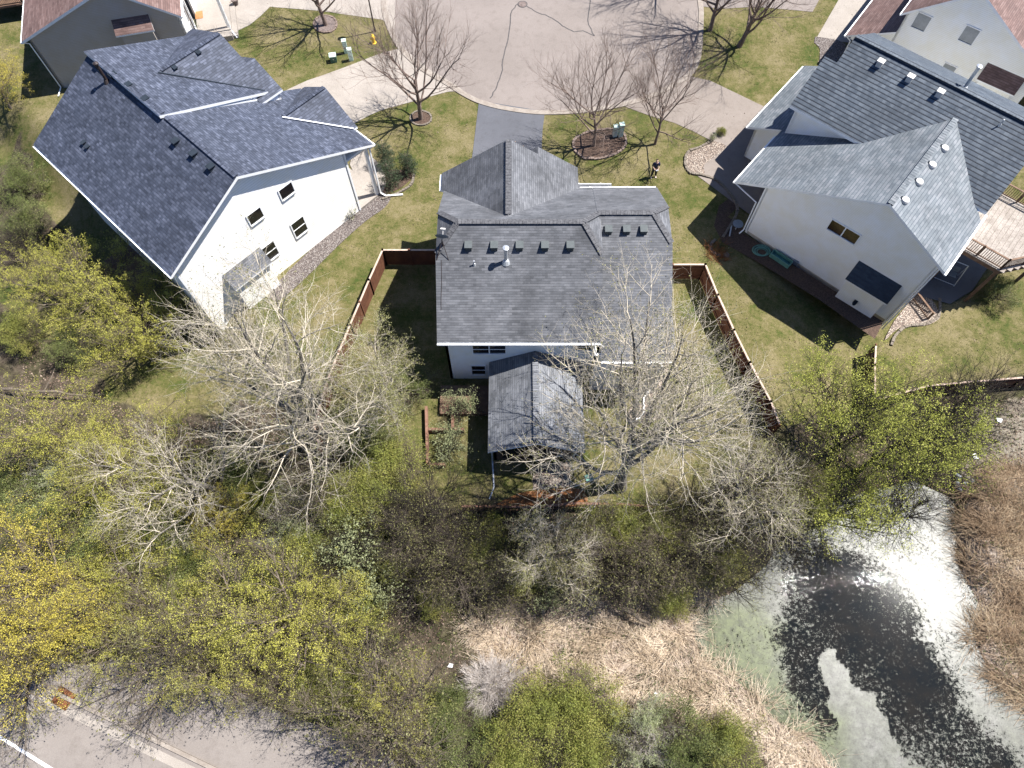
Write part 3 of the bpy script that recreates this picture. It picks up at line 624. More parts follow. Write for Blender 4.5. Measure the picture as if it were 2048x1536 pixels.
cb_=MB(); cb_.tube([(dx-.1,dy-.6,sS(dy-.6)+.02)]+[(dx-.12+.03*math.sin(i),dy-.6-i*.45,sS(dy-.6-i*.45)+.025) for i in range(1,6)],.014,4); cb_.build('cable','black',HM,oM)
spout(HM,oM,[(8.8,17.88,4.5),(8.5,18.15,4.2),(8.5,18.15,.35),(8.1,17.7,.1),(8.0,16.6,.06),(7.7,16.3,.06),(6.9,16.2,.06)],.065)
spout(HM,oM,[(5.1,18.5,5.2),(4.7,18.9,4.9),(4.7,18.2,1)],.04)
spout(HM,oM,[(-1.3,13.45,2.2),(-1.15,13.55,1.9),(-1.15,13.55,.15),(-1.05,12.0,.06),(-1.3,11.3,.06)],.055,'bluew' if 0 else 'metal')

# ---- left house
HA,oA=house('house',FA,'left house with dark blue-grey shingle roof and bright cream side wall','house',(-7,1))
rf=MB()
rf.slab([(.0,0,9.5),(-14.3,0,9.5),(-14.3,-6,6.38),(0,-6,6.38)],.2)
rf.slab([(0,0,9.5),(0,9.1,4.95),(-7.3,9.1,4.95),(-7.3,0,9.5)],.2)
zu=lambda t:9.64-.42*(t+.1)
rf.slab([(-14.3,-.3,zu(-.3)),(-6.6,-.3,zu(-.3)),(-6.6,6.5,zu(6.5)),(-14.3,6.5,zu(6.5))],.2)
rf.slab([(-10.8,2.1,8.72),(-10.8,6.75,8.72),(-14.9,6.75,6.84),(-14.9,6.4,6.84)],.16)
rf.slab([(-10.8,2.1,8.72),(-10.8,6.75,8.72),(-6.75,6.75,6.86),(-6.75,6.4,6.86)],.16)
rf.slab([(-8.6,5.9,7.72),(-8.6,7.35,7.72),(-6.3,7.35,6.66),(-6.3,5.6,6.66)],.16); rf.slab([(-8.6,6.7,7.72),(-8.6,7.35,7.72),(-10.6,7.35,6.7),(-10.6,6.7,6.7)],.16)
rf.slab([(-4.5,5.75,6.64),(-4.5,9.35,6.64),(-1.85,9.35,5.0),(-1.85,9.05,5.0)],.14); rf.slab([(-4.5,5.75,6.64),(-4.5,9.35,6.64),(-7.15,9.35,5.0),(-7.15,9.05,5.0)],.14)
ra=rf.build('roof',['roofA','trim'],HA,oA)
caps(HA,oA,'roofA',[((-14.3,0,9.5),(-6.7,0,9.64)),((-6.5,0,9.5),(-.05,0,9.5)),((-10.8,2.3,8.72),(-10.8,6.7,8.72)),((-4.5,5.9,6.64),(-4.5,9.3,6.64))],.28)
fl=MB(); fl.bar((-10.7,2.05,8.8),(-6.75,6.4,6.93),.07,.03); c_=fl.build('valley_line','ventd',ra,(0,0,0)); c_.location=(7,-1,0); fl=MB(); fl.bar((-4.4,5.8,6.72),(-1.85,9.05,5.08),.08,.03); c_=fl.build('valley_flashing','trim',ra,(0,0,0)); c_.location=(7,-1,0)
wa=MB()
wallp(wa,(-.35,-5.65),(-.35,7.0),[(0,-2.6),(6.2,-2.6),(8.0,-.3),(12.65,-.3),(12.65,5.85),(5.65,9.35),(0,6.4)])
wallp(wa,(-14,-5.65),(-.35,-5.65),[(0,-2.6),(13.65,-2.6),(13.65,6.4),(0,6.4)])
wallp(wa,(-14,6.2),(-14,-5.65),[(0,-2.6),(11.85,-2.6),(11.85,6.4),(6.2,9.2),(0,6.7)])
wallp(wa,(-.35,7.0),(-6.7,7.0),[(0,-.3),(6.35,-.3),(6.35,5.7),(0,5.7)]); wallp(wa,(-6.7,6.2),(-14,6.2),[(0,-.3),(7.3,-.3),(7.3,6.6),(0,6.6)])
wallp(wa,(-6.4,7.1),(-10.4,7.1),[(0,-.3),(4,-.3),(4,6.6),(2,7.5),(0,6.6)]); wallp(wa,(-6.4,5.5),(-6.4,7.1),[(0,5),(1.6,5),(1.6,6.5),(0,6.5)])
wa.build('wall','sidA',HA,oA)
wu=MB(); wallp(wu,(-6.72,.1),(-6.72,6.3),[(0,9.3),(0,9.42),(6.2,6.78),(6.2,6.2)]); wu.build('upper_wall','sidA',HA,oA)
fr_=MB(); fr_.bar((-6.66,.4,9.36),(-6.66,6.2,6.46),.05,.1); fr_.build('flashing_trim','trim',HA,oA)
for (pts_,c_,r_,lab) in [((558,372,588,392),1,1,None),((497,422,524,443),1,1,None),((584,438,613,470),1,2,None),((524,487,556,519),1,2,None)]:
    cx,cy=(pts_[0]+pts_[2])/2,(pts_[1]+pts_[3])/2
    t_,z_=FA.hs(cx,cy,-.35); w_=.95; h_=.85 if r_==1 else 1.35
    window(HA,oA,(-.35,-5.65),(-.35,7.0),t_+5.65-w_/2,z_-h_/2,w_,h_,1,r_)
# bay with lean-to roof low on the bright wall
tb,zb=FA.hs(487,518,-.35); bb=MB(); bb.box((-.34,tb-1.5,-2.3),(.35,tb+1.1,zb-.75)); bb.build('wall_bay','sidA',HA,oA)
bb=MB(); bb.slab([(-.33,tb-1.65,zb),(-.33,tb+1.25,zb),(.55,tb+1.25,zb-.75),(.55,tb-1.65,zb-.75)],.1); bb.build('bay_roof',['roofM','trim'],HA,oA)
# porch at the front corner
for x_ in (-.55,-3.6): MB().box((x_,8.55,-.1),(x_+.2,8.75,4.9)).build('porch_post','trim',HA,oA)
for q_ in ((-.33,6.95,-.2,5.8),(-.33,-5.62,-2.5,6.2)): MB().box((q_[0]-.06,q_[1]-.06,q_[2]),(q_[0]+.03,q_[1]+.07,q_[3])).build('corner_trim','trim',HA,oA)
po=MB(); po.box((-6.6,7.0,4.75),(-.3,8.8,4.9)); po.build('porch_ceiling','trim',HA,oA); po=MB(); po.box((-6.6,7.02,-.2),(-.3,8.9,.18)); po.build('porch_floor','conc',HA,oA)
spout(HA,oA,[(-.05,9.1,4.85),(-.2,8.8,4.6),(-.25,8.85,.3),(.1,9.0,.1),(.9,9.9,.08)],.07)
gutter(HA,oA,(-14.3,-6.05,6.3),(0,-6.05,6.3)); gutter(HA,oA,(-1.8,9.15,4.88),(0,9.15,4.88)); 
for x_,y_ in ((202,140),(234,163),(265,185),(299,213)):
    q=FA.p(x_,y_,9.05); vent_box(HA,oA,(q[0],q[1],9.5+.52*q[1]),0,-1,'ventd',.3,.36,.2)
for x_,y_ in ((353,287),(390,313),(425,340)):
    q=FA.p(x_,y_,9.1); vent_box(HA,oA,(q[0],q[1],9.5+.52*q[1]),0,-1,'ventd',.3,.36,.2)
for x_,y_ in ((157,273),(165,281)):
    q=FA.p(x_,y_,8.0); vent_box(HA,oA,(q[0],q[1],9.5+.52*q[1]),0,-1,'ventd',.16,.22,.12)
q=FA.p(224,178,8.6); pipe(HA,oA,(q[0],q[1],9.5+.52*q[1]),.09,1.2,'black',name='flue_pipe'); q=FA.p(207,152,8.8); pipe(HA,oA,(q[0],q[1],9.5+.52*q[1]),.04,.4,'vented',False)
for x_,y_ in ((338,128),(384,97)):
    q=FA.p(x_,y_,8.5); vent_box(HA,oA,(-10.5,q[1],8.55),1,0,'ventd',.2,.28,.12)
for x_,y_,w_,c_ in ((182,425,1.2,2),(230,478,2.2,3)):
    s_,z_=FA.ht(x_,y_,-5.65); window(HA,oA,(-14,-5.65),(-.35,-5.65),s_+14-w_/2,z_-.6,w_,1.2,c_,1)
# rear deck of left house
dk=MB(); dk.box((-9.5,-8.6,.3),(-3.5,-5.8,.42)); 
dko=dk.build('deck_floor','woodd',HA,oA); dl=MB()
for x_ in (-9.4,-6.5,-3.6):
    dl.box((x_-.07,-8.55,-2.5),(x_+.07,-8.4,1.4))
dl.bar((-9.4,-8.5,1.35),(-3.6,-8.5,1.35),.08,.06); dl.bar((-9.4,-8.5,.6),(-3.6,-8.5,.6),.05,.05)
for i in range(38): dl.box((-9.3+i*.15,-8.52,.6),(-9.27+i*.15,-8.49,1.33))
dl.build('deck_railing','ventd',HA,oA)

# ---- right house
HB,oB=house('house',FB,'right house with pale grey-green roof, ridged upper roof slope and shaded white gable wall','house',(0,6))
rf=MB(); zd=lambda t:6.6+.587*(t-5.6)
rd=MB()
rd.slab([(-8.6,5.6,6.6),(4.6,5.6,6.6),(4.6,10.2,9.3),(-7.75,10.2,9.3),(-7.75,8.6,zd(8.6)),(-8.6,8.6,zd(8.6))],.2)
rd.slab([(-7.75,10.2,9.3),(4.6,10.2,9.3),(4.6,15.6,6.2),(-7.75,15.6,6.2)],.2)
zn=lambda s:8.5+.523*s
rf.slab([(0,.5,8.5),(0,8.85,8.5),(-3.6,5.6,zn(-3.6)),(-8.6,5.6,zn(-8.6)),(-8.6,.5,zn(-8.6))],.18)
rf.slab([(-10.85,6.25,zn(-10.85)),(-8.58,6.25,zn(-8.58)),(-8.58,5.58,zn(-8.58)),(-4.0,5.58,zn(-4.0)),(-7.0,7.5,zn(-7.0)),(-8.0,14.0,zn(-8.0)),(-10.85,14.0,zn(-10.85))],.18)
rf.slab([(0,.5,8.5),(0,8.85,8.5),(4.65,5.2,6.2),(4.65,.5,6.2)],.18)
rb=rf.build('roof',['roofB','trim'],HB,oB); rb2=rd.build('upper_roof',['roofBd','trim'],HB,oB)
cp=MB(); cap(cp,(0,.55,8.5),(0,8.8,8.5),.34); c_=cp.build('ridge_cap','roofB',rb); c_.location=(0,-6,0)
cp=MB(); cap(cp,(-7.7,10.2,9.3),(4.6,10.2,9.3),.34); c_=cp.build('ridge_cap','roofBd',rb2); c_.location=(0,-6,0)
wb=MB()
wallp(wb,(-6.7,.85),(4.2,.85),[(0,.25),(4.6,.1),(10.9,-.15),(10.9,6.35),(6.7,8.4),(0,4.85)])
wallp(wb,(-8.3,.86),(-6.72,.86),[(0,3.9),(1.6,4.5),(1.6,4.9),(0,4.1)],.1)
wallp(wb,(4.2,.85),(4.2,15),[(0,-1.3),(14.15,-1.3),(14.15,6.4),(9.3,9.1),(4.9,6.6),(4.3,6.2),(0,6.2)])
wallp(wb,(-6.7,6.6),(-6.7,.85),[(0,0),(5.75,0),(5.75,4.85),(0,4.85)]); wallp(wb,(-8.2,14),(-8.2,6.6),[(0,0),(7.4,0),(7.4,4.1),(0,4.1)],.1)
wallp(wb,(-8.25,5.95),(-3.7,5.95),[(0,4.1),(4.55,6.4),(4.55,6.6),(0,6.6)])
wallp(wb,(-10.4,6.6),(-6.8,6.6),[(0,0),(3.6,0),(3.6,4.75),(0,2.95)]); wallp(wb,(-10.4,13.8),(-10.4,6.6),[(0,0),(7.2,0),(7.2,2.95),(0,2.95)])
wallp(wb,(-7.4,15.2),(-7.4,10.2),[(0,0),(5,0),(5,9.1),(0,6.3)]);wallp(wb,(-7.4,10.2),(-8.2,10.2),[(0,0),(.8,0),(.8,7),(0,7)]); wallp(wb,(-8.2,8.6),(-8.2,5.95),[(0,3.9),(2.65,3.9),(2.65,6.6),(0,8.1)])
wallp(wb,(4.2,15.2),(-7.4,15.2),[(0,0),(11.6,0),(11.6,6.3),(0,6.3)])
wb.build('wall','sidW',HB,oB)
for q_ in ((-6.68,.25,4.8),(4.17,-.1,6.1)): MB().box((q_[0]-.05,.8,q_[1]),(q_[0]+.06,.9,q_[2])).build('corner_trim','trim',HB,oB)
fb=MB(); wallp(fb,(-6.65,.9),(4.15,.9),[(0,-1.5),(10.8,-1.5),(10.8,-.12),(0,.3)],.12); fb.build('foundation','found',HB,oB)
a=FB.ht(1659,449,.85); b=FB.ht(1716,478,.85); window(HB,oB,(-6.7,.85),(4.2,.85),a[0]+6.7,min(a[1],b[1])-.35,b[0]-a[0],.85,2,1,glass='glassbr')
bx_=MB(); bx_.box((.65,.84,-.55),(3.25,.2,2.15)); bx_.build('wall_bay','sidD',HB,oB)
bx_=MB(); bx_.slab([(.5,.84,3.25),(3.42,.84,3.25),(3.42,-.05,2.2),(.5,-.05,2.2)],.1); bx_.build('bay_roof',['roofK','trim'],HB,oB)
bx_=MB(); bx_.box((.65,.84,-1.4),(3.25,.26,-.56)); bx_.build('bay_skirt','blind',HB,oB)
bx_=MB(); bx_.box((1.75,.19,.55),(2.0,.05,.8)); bx_.lathe((1.87,.0,.6),[(.1,-.06),(.13,.05),(.1,.12)],8); bx_.build('bay_vent_hood','ventd',HB,oB)
a=FB.ht(1590,525,.85); mt=MB(); mt.box((a[0]-.2,.84,a[1]-.2),(a[0]+.2,.68,a[1]+.3)).tube([(a[0]-.15,.75,a[1]-.1),(a[0]-.15,.75,-.3)],.03,6).tube([(a[0]+.1,.75,a[1]-.1),(a[0]+.1,.75,-.3)],.025,6).lathe((a[0]+.35,.74,a[1]-.25),[(.12,-.1),(.12,.1)],8).lathe((a[0]-.38,.74,a[1]-.2),[(.12,-.1),(.12,.1)],8); mt.build('utility_meter','dish',HB,oB)
for x_,y_ in ((1888,293),(1863,326),(1836,360),(1809,397)):
    q=FB.p(x_,y_,8.4); zz=8.5-.5*.45; mb=MB(); mb.lathe((.5,q[1],zz-.1),[(.24,0),(.24,.16),(.2,.24),(.05,.27)],14); v=mb.build('round_roof_vent','vented',HB,oB)
    m2=MB(); m2.box((.2,q[1]-.09,zz+.02),(.36,q[1]+.09,zz+.13)); d_=m2.build('opening','ventd',v,(0,0,0)); d_.location=(-oB[0],-oB[1],0)
for x_,y_ in ((1758,127),(1820,155),(1881,184)):
    q=FB.p(x_,y_,9.2); vent_box(HB,oB,(q[0],9.45,zd(9.45)),0,-1,'vented',.34,.32,.3)
q=FB.p(1932,170,9.5); pipe(HB,oB,(q[0],10.9,8.9),.1,1.5,'metal',name='flue_pipe'); q=FB.p(1985,268,8.2); pipe(HB,oB,(q[0],q[1],zd(q[1])),.04,.45,'metal',False)
gutter(HB,oB,(4.72,.5,6.1),(4.72,6.0,6.1)); gutter(HB,oB,(-8.66,.5,3.9),(-8.66,5.6,3.9)); gutter(HB,oB,(-10.9,6.25,2.75),(-10.9,14,2.75))
spout(HB,oB,[(-8.6,.55,3.85),(-6.85,.75,3.1),(-6.8,.72,.3),(-6.9,.4,.1)],.05); spout(HB,oB,[(4.3,.78,6),(4.3,.78,-1)],.05)
# deck of right house
dk=MB(); zf=2.7
for i in range(18): dk.box((4.3+i*.3,6.3 if i<11 else 6.3+(i-11)*.4,zf-.05),(4.3+i*.3+.285,12.2,zf))
D=empty('deck',FB.w(6.5,9,0),-FB.a,'raised weathered wooden deck with brown railing behind the right house','deck')
oD=(6.5,9,0); dk.build('deck_floor','wood',D,oD)
jm=MB(); jm.box((4.3,6.32,zf-.35),(7.7,6.42,zf-.055)); jm.bar((7.7,6.4,zf-.2),(9.6,8.9,zf-.2),.08,.28); jm.box((4.3,12.1,zf-.35),(9.6,12.2,zf-.055)); jm.build('rim_joist','woodd',D,oD)
def railing(name,P,par,off,z0,h=.95,mat='woodd',sp=.13,posts=1.6,capm=None):
    mb=MB()
    for a,b in zip(P[:-1],P[1:]):
        a=Vector((*a,z0));b=Vector((*b,z0));L=(b-a).length
        mb.bar(a+Vector((0,0,h)),b+Vector((0,0,h)),.12,.05); mb.bar(a+Vector((0,0,.12)),b+Vector((0,0,.12)),.05,.06)
        n=int(L/sp)
        for i in range(n):
            p=a+(b-a)*(i+.5)/n; mb.bar(p+Vector((0,0,.1)),p+Vector((0,0,h)),.035,.035)
        n=max(1,round(L/posts))
        for i in range(n+1):
            p=a+(b-a)*i/n; mb.bar(p-Vector((0,0,.2)),p+Vector((0,0,h+.08)),.1,.1)
    return mb.build(name,mat,par,off)
railing('railing',[(4.4,6.45),(7.6,6.45),(9.4,8.9),(9.4,12.0)],D,oD,zf); railing('railing',[(4.6,12.1),(9.4,12.1)],D,oD,zf)
for q in ((7.6,6.6),(5.0,6.6),(9.3,9.0),(9.3,11.9)):
    MB().box((q[0]-.09,q[1]-.09,-1.3),(q[0]+.09,q[1]+.09,zf-.06)).build('post','woodd',D,oD)
def gw(fr,s,t): w=fr.w(s,t); return float(hgt(np.array([w[0]]),np.array([w[1]]))[0])
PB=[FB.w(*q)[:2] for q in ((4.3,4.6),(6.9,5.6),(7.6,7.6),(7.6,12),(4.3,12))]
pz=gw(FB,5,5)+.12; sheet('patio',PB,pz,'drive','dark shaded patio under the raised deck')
ST=empty('porch_swing',(*FB.w(5.6,7.4)[:2],pz),-FB.a+.2,'dark metal swing frame standing on the shaded patio','swing')
MB().tube([(-.8,-.5,0),(-.7,0,1.7),(-.8,.5,0)],.03,6).tube([(.8,-.5,0),(.7,0,1.7),(.8,.5,0)],.03,6).tube([(-.7,0,1.7),(.7,0,1.7)],.03,6).tube([(-.8,-.5,.1),(.8,-.5,.1)],.025,6).build('frame','metal',ST)
MB().box((-.55,-.25,.5),(.55,.2,.56)).bar((-.55,.24,.8),(.55,.24,.8),.05,.45).build('seat','dish',ST)
bf=empty('garden_fence',(*FB.w(6,3.6)[:2],gw(FB,6,4)),-FB.a,'short brown picket fence beside the corner flower bed','fence')
railing('pickets',[(4.6,4.5),(6.3,3.6)],bf,(6,3.6,0),0,.8)

# ---- far left house
HC,oC=house('house',FC,'taupe sided house with brown roof in the top left corner','house',(4,3))
rf=MB(); rf.slab([(-7.0,-.35,4.5),(0,-.35,7.4),(0,14,7.4),(-7.0,14,4.5)],.2); rf.slab([(4.2,-.35,4.5),(0,-.35,7.4),(0,14,7.4),(4.2,14,4.5)],.2)
rf.build('roof',['roofC','trim'],HC,oC)
wc=MB(); wallp(wc,(-6.6,0),(3.9,0),[(0,-.3),(10.5,-.3),(10.5,4.6),(6.6,7.3),(0,4.6)]); wallp(wc,(-6.6,13),(-6.6,0),[(0,-.3),(13,-.3),(13,4.6),(0,4.6)]); wc.build('wall','sidC',HC,oC)
wc=MB(); wallp(wc,(3.9,0),(3.9,3.6),[(0,-.3),(3.6,-.3),(3.6,4.6),(0,4.6)]); wallp(wc,(3.9,5.4),(3.9,13),[(0,-.3),(7.6,-.3),(7.6,4.6),(0,4.6)]); wallp(wc,(3.9,3.6),(6.5,3.6) if 0 else (3.9,3.7),[(0,0),(.1,0),(.1,4.6),(0,4.6)]); wc.build('front_wall','sidA',HC,oC)
t_,z_=FC.hs(377,38,3.9); window(HC,oC,(3.9,0),(3.9,3.6),max(t_-.5,.6),1.0,1.0,2.2,1,2); window(HC,oC,(3.9,0),(3.9,3.6),2.35,1.0,1.0,2.2,1,2)
a=FC.ht(222,40,0); b=FC.ht(300,35,0); s0,s1=a[0],b[0]; zt=a[1]
bx_=MB(); bx_.slab([(s0,.0,zt),(s1,.0,zt),(s1+.05,-.75,zt-.75),(s0-.05,-.75,zt-.75)],.12); bx_.build('bay_roof',['roofC','trim'],HC,oC)
bx_=MB(); bx_.box((s0+.2,-.01,-.2),(s1-.15,-.55,zt-.8)); bx_.build('wall_bay','sidC',HC,oC)
po=MB(); po.box((6.3,3.2,-.1),(6.5,3.4,4.2)); po.bar((3.9,3.3,4.25),(6.5,3.3,4.25),.2,.25); po.build('porch_post','trim',HC,oC)
po=MB(); po.box((3.92,2.2,-.1),(6.6,6,.45)); po.box((6.6,2.4,-.1),(7.0,6,.22)); po.build('porch_floor','conc',HC,oC)
spout(HC,oC,[(4.25,-.3,4.4),(3.98,-.1,4.1),(3.98,-.1,.2)],.045); spout(HC,oC,[(6.55,3.0,4.2),(6.55,2.9,.4),(6.9,2.3,.1)],.06)
gutter(HC,oC,(-7.05,-.35,4.45),(-7.05,14,4.45)); gutter(HC,oC,(4.25,-.35,4.45),(4.25,9,4.45)); spout(HC,oC,[(-7.0,-.3,4.4),(-6.68,-.1,4.1),(-6.68,-.1,.2),(-6.9,-.9,.1)],.045)
mtb=empty('door_mat',(*pt(398,30,.46)[:2],.452),-FC.a,'orange door mat on the far left porch','mat'); MB().box((-.3,-.45,0),(.3,.45,.02)).build('mat','orange',mtb)
q=pt(470,3,.3); pl=empty('planter_pot',(q[0],q[1],.02),0,'terracotta pot standing at the top edge beside the far left porch','pot'); MB().lathe((0,0,0),[(.18,0),(.26,.4),(.3,.42),(.3,.5),(.24,.5)],14).build('pot','pink',pl); MB().lathe((0,0,0),[(.24,.44),(.03,.47)],14).build('soil','mulch',pl)
q=pt(25,22,1.); DC=empty('deck',(q[0]-1,q[1]+2,0),-FC.a,'dark deck with a blue cover at the top left corner','deck')
MB().box((-2.4,-2,1.2),(1.6,3,1.3)).build('deck_floor','woodd',DC); railing('railing',[(-2.3,-1.9),(1.5,-1.9)],DC,(0,0,0),1.3,mat='black'); MB().box((-1,-.9,1.32),(1.2,1.5,1.75)).build('blue_cover','bluew',DC)
for x_ in (-2.2,1.4): MB().box((x_,-1.8,-.1),(x_+.12,-1.68,1.2)).build('post','woodd',DC)

# ---- far right house
HD,oD2=house('house',FD,'off-white gabled house with brown shingle roof in the top right corner','house',(0,5))
rf=MB()
rf.slab([(0,-.3,8.8),(0,13,8.8),(-3.9,13,5.5),(-3.9,-.3,5.5)],.2); rf.slab([(0,-.3,8.8),(0,13,8.8),(8.2,13,4.3),(8.2,-.3,4.3)],.2)
rf.slab([(-6.75,-.35,2.35),(-3.6,-.35,4.15),(-3.6,12,4.15),(-6.75,12,2.35)],.16); rf.build('roof',['roofC','trim'],HD,oD2)
wd_=MB(); wallp(wd_,(-3.6,0),(7.6,0),[(0,-.2),(11.2,-.2),(11.2,4.55),(3.6,8.65),(0,5.6)]); wallp(wd_,(-3.6,12),(-3.6,0),[(0,-.2),(12,-.2),(12,5.6),(0,5.6)])
wallp(wd_,(-6.4,-.01),(-3.62,-.01),[(0,2.0),(2.78,2.0),(2.78,4.0),(0,2.45)]); wallp(wd_,(-6.2,12),(-6.2,4),[(0,0),(8,0),(8,2.4),(0,2.4)]); wallp(wd_,(-6.2,4),(-3.6,4),[(0,0),(2.6,0),(2.6,3),(0,2.4)])
wd_.build('wall','sidD',HD,oD2)
def dw(x0,y0,x1,y1,w_,h_,bl,rows):
    a=FD.ht((x0+x1)/2,(y0+y1)/2,0); window(HD,oD2,(-3.6,0),(7.6,0),a[0]+3.6-w_/2,a[1]-h_/2,w_,h_,1,rows,blind=bl)
dw(1826,30,1860,57,.95,1.1,.97,1); dw(1921,56,1956,84,.95,1.1,.97,1); dw(1788,105,1818,140,.85,1.6,.5,2); dw(1870,130,1908,170,.85,1.75,.4,2)
a=FD.ht(1976,125,0); s0=a[0]; zt=a[1]
bx_=MB(); bx_.slab([(s0,-.0,zt),(s0+2.7,-.0,zt),(s0+2.7,-.8,zt-.85),(s0,-.8,zt-.85)],.12); bx_.build('bay_roof',['roofC','trim'],HD,oD2)
bx_=MB(); bx_.box((s0+.15,-.01,0),(s0+2.5,-.6,zt-.9)); bx_.build('wall_bay','sidD',HD,oD2)
window(HD,oD2,(-3.6,0),(7.6,0),s0+3.6+3.3,zt-1.9,.9,1.3,1,1)
sb=MB(); sb.box((-5.9,-.02,1.1),(-3.9,.05,2.0)); sb.build('front_door_panel','sidC',HD,oD2)
gutter(HD,oD2,(-6.8,-.35,2.3),(-6.8,12,2.3)); spout(HD,oD2,[(-6.7,-.3,2.3),(-6.3,-.05,1.9),(-6.3,-.05,.1)],.05); gutter(HD,oD2,(-3.95,-.3,5.4),(-3.95,12,5.4))

# ------------------------------------------------------------------ fences, beds, small things
def fence(name,L,h,label,z=None,mat='fence',capm='rail',post=2.2):
    P=[gp(*q) for q in L] if len(L[0])==2 else L
    o=empty(name,P[0],0,label,'fence'); off=P[0]; Pn=MB();Ra=MB()
    for a,b in zip(P[:-1],P[1:]):
        A=Vector(a);B=Vector(b);L_=(B-A).length; d=(B-A)/L_; n=max(1,round(L_/post)); nb=int(L_/.145)
        r=Vector((-d.y,d.x,0))
        for i in range(nb):
            p=A+(B-A)*(i+.5)/nb; q=p+Vector((0,0,h-.05+.015*math.sin(i*3.1)))
            Pn.bar(p+Vector((0,0,.04)),q,.15,.022+.006*(i%2),0,up=(r.x,r.y,0.001))
        Ra.bar(A+Vector((0,0,h)),B+Vector((0,0,h)),.11,.04)
        for zz in (.4,h-.35): Pn.bar(A+Vector((0,0,zz))-r*.05,B+Vector((0,0,zz))-r*.05,.05,.09)
        for i in range(n+1):
            p=A+(B-A)*i/n; pm=MB(); pm.bar(p,p+Vector((0,0,h+.1)),.11,.11); pm.build('post',mat,o,off)
    Pn.build('boards',mat,o,off); Ra.build('cap_rail',capm,o,off); return o
def tp(L,h):          # fence top seen at these pixels -> foot on the ground
    out=[]
    for x,y in L:
        z=0.
        for _ in range(8): p=pt(x,y,z+h); z=float(hgt(np.array([p[0]]),np.array([p[1]]))[0])
        out.append((p[0],p[1],z))
    return out
fence('wooden_fence',tp([(872,500),(765,500),(738,560),(700,650),(655,760),(628,850),(640,900)],1.7),1.7,'red-brown board fence left of the middle house, running down behind the big pale tree')
fence('wooden_fence',tp([(1345,529),(1411,529),(1436,590),(1468,660),(1500,725),(1542,803),(1560,850)],1.7),1.7,'red-brown board fence with pale cap right of the middle house')
fence('wooden_fence',tp([(1752,690),(1750,730),(1750,800),(1860,771),(1950,763),(2048,755),(2300,738)],1.5),1.5,'red-brown fence behind the lime green tree at the right edge')
bfn=empty('picket_fence',gp(925,1022),0,'low rail and picket fence behind the sunroom at the edge of the woods','fence')
PF=[gp(*q) for q in [(925,1022),(985,1022),(1060,1024),(1150,1016),(1240,1018),(1330,1024)]]
pm=MB(); rm=MB()
for a,b in zip(PF[:-1],PF[1:]):
    A=Vector(a);B=Vector(b);L_=(B-A).length;n=int(L_/.17)
    for i in range(n): p=A+(B-A)*(i+.5)/n; pm.bar(p,p+Vector((0,0,.95)),.07,.03)
    rm.bar(A+Vector((0,0,1.0)),B+Vector((0,0,1.0)),.13,.05); rm.bar(A+Vector((0,0,.3)),B+Vector((0,0,.3)),.05,.07)
pm.build('pickets','woodd',bfn,PF[0]); rm.build('rails','timber',bfn,PF[0])
# raised bed frames
def frame_bed(L,label,h=.45,w=.16,z0=0):
    P=[pt(x,y,h) for x,y in L]; o=empty('garden_bed_frame',(P[0][0],P[0][1],0),0,label,'bed frame')
    for a,b in zip(P[:-1],P[1:]):
        m=MB(); m.bar((a[0],a[1],h/2),(b[0],b[1],h/2),w,h); m.build('timber_beam','timber',o,(P[0][0],P[0][1],0))
    return o
frame_bed([(852,812),(855,928),(890,928)],'long L-shaped reddish timber bed frame left of the sunroom')
frame_bed([(905,806),(905,858),(928,858)],'small L-shaped reddish timber frame close to the sunroom wall')
frame_bed([(857,858),(896,858)],'short straight timber between the two bed frames')
dk=MB()
a=pt(884,775,0);b=pt(975,830,0)
for i in range(16): dk.box((a[0],b[1]+i*(a[1]-b[1])/16,.25),(-1.4,b[1]+(i+.93)*(a[1]-b[1])/16,.32))
d_=empty('back_deck',(-2.5,17.8,0),0,'low dark brown deck against the back wall left of the sunroom','deck'); dk.build('boards','woodd',d_,(-2.5,17.8,0))
m=MB(); m.box((a[0],b[1]-.05,0),(-1.4,b[1],.31)).box((a[0]-.05,b[1],0),(a[0],a[1],.31)); m.build('skirt','woodd',d_,(-2.5,17.8,0))
sheet('gravel_pad',[pt(*q)[:2] for q in [(1066,928),(1140,925),(1142,974),(1066,980)]],.03,'gravelb','beige gravel pad behind the sunroom')
sheet('mulch',[gp(*q)[:2] for q in curve([(975,1018),(1030,990),(1065,982),(1142,976),(1170,985),(1165,1010),(1060,1016),(975,1018)],3)],.035,'mulchr','orange wood mulch beside the picket fence')
sheet('gravel_strip',[pt(*q)[:2] for q in [(1300,700),(1345,690),(1330,770),(1322,838),(1256,848),(1258,815),(1290,806)]],.03,'gravelb','beige gravel along the right side of the middle house')
# rock strip and foundation bed of left house
sheet('rock_strip',[pt(*q)[:2] for q in curve([(762,385),(782,392),(770,415),(735,440),(700,470),(660,508),(620,548),(560,600),(540,585),(600,520),(660,466),(720,414),(750,392)],3)],.03,'gravel','strip of mixed stones along the left house')
sheet('rock_bed',[gp(*q)[:2] for q in curve([(1425,282),(1452,292),(1432,312),(1408,330),(1408,350),(1380,346),(1370,328),(1376,306),(1402,294),(1425,282)],3)],.03,'gravelb','pale stones in the bed at the foot of the right driveway')
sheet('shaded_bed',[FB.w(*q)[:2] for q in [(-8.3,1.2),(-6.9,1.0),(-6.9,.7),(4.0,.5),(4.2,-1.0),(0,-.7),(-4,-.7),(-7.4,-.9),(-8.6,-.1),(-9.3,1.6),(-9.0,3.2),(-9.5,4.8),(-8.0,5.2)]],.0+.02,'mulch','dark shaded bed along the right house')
bpy.data.objects['shaded_bed'].location.z=0
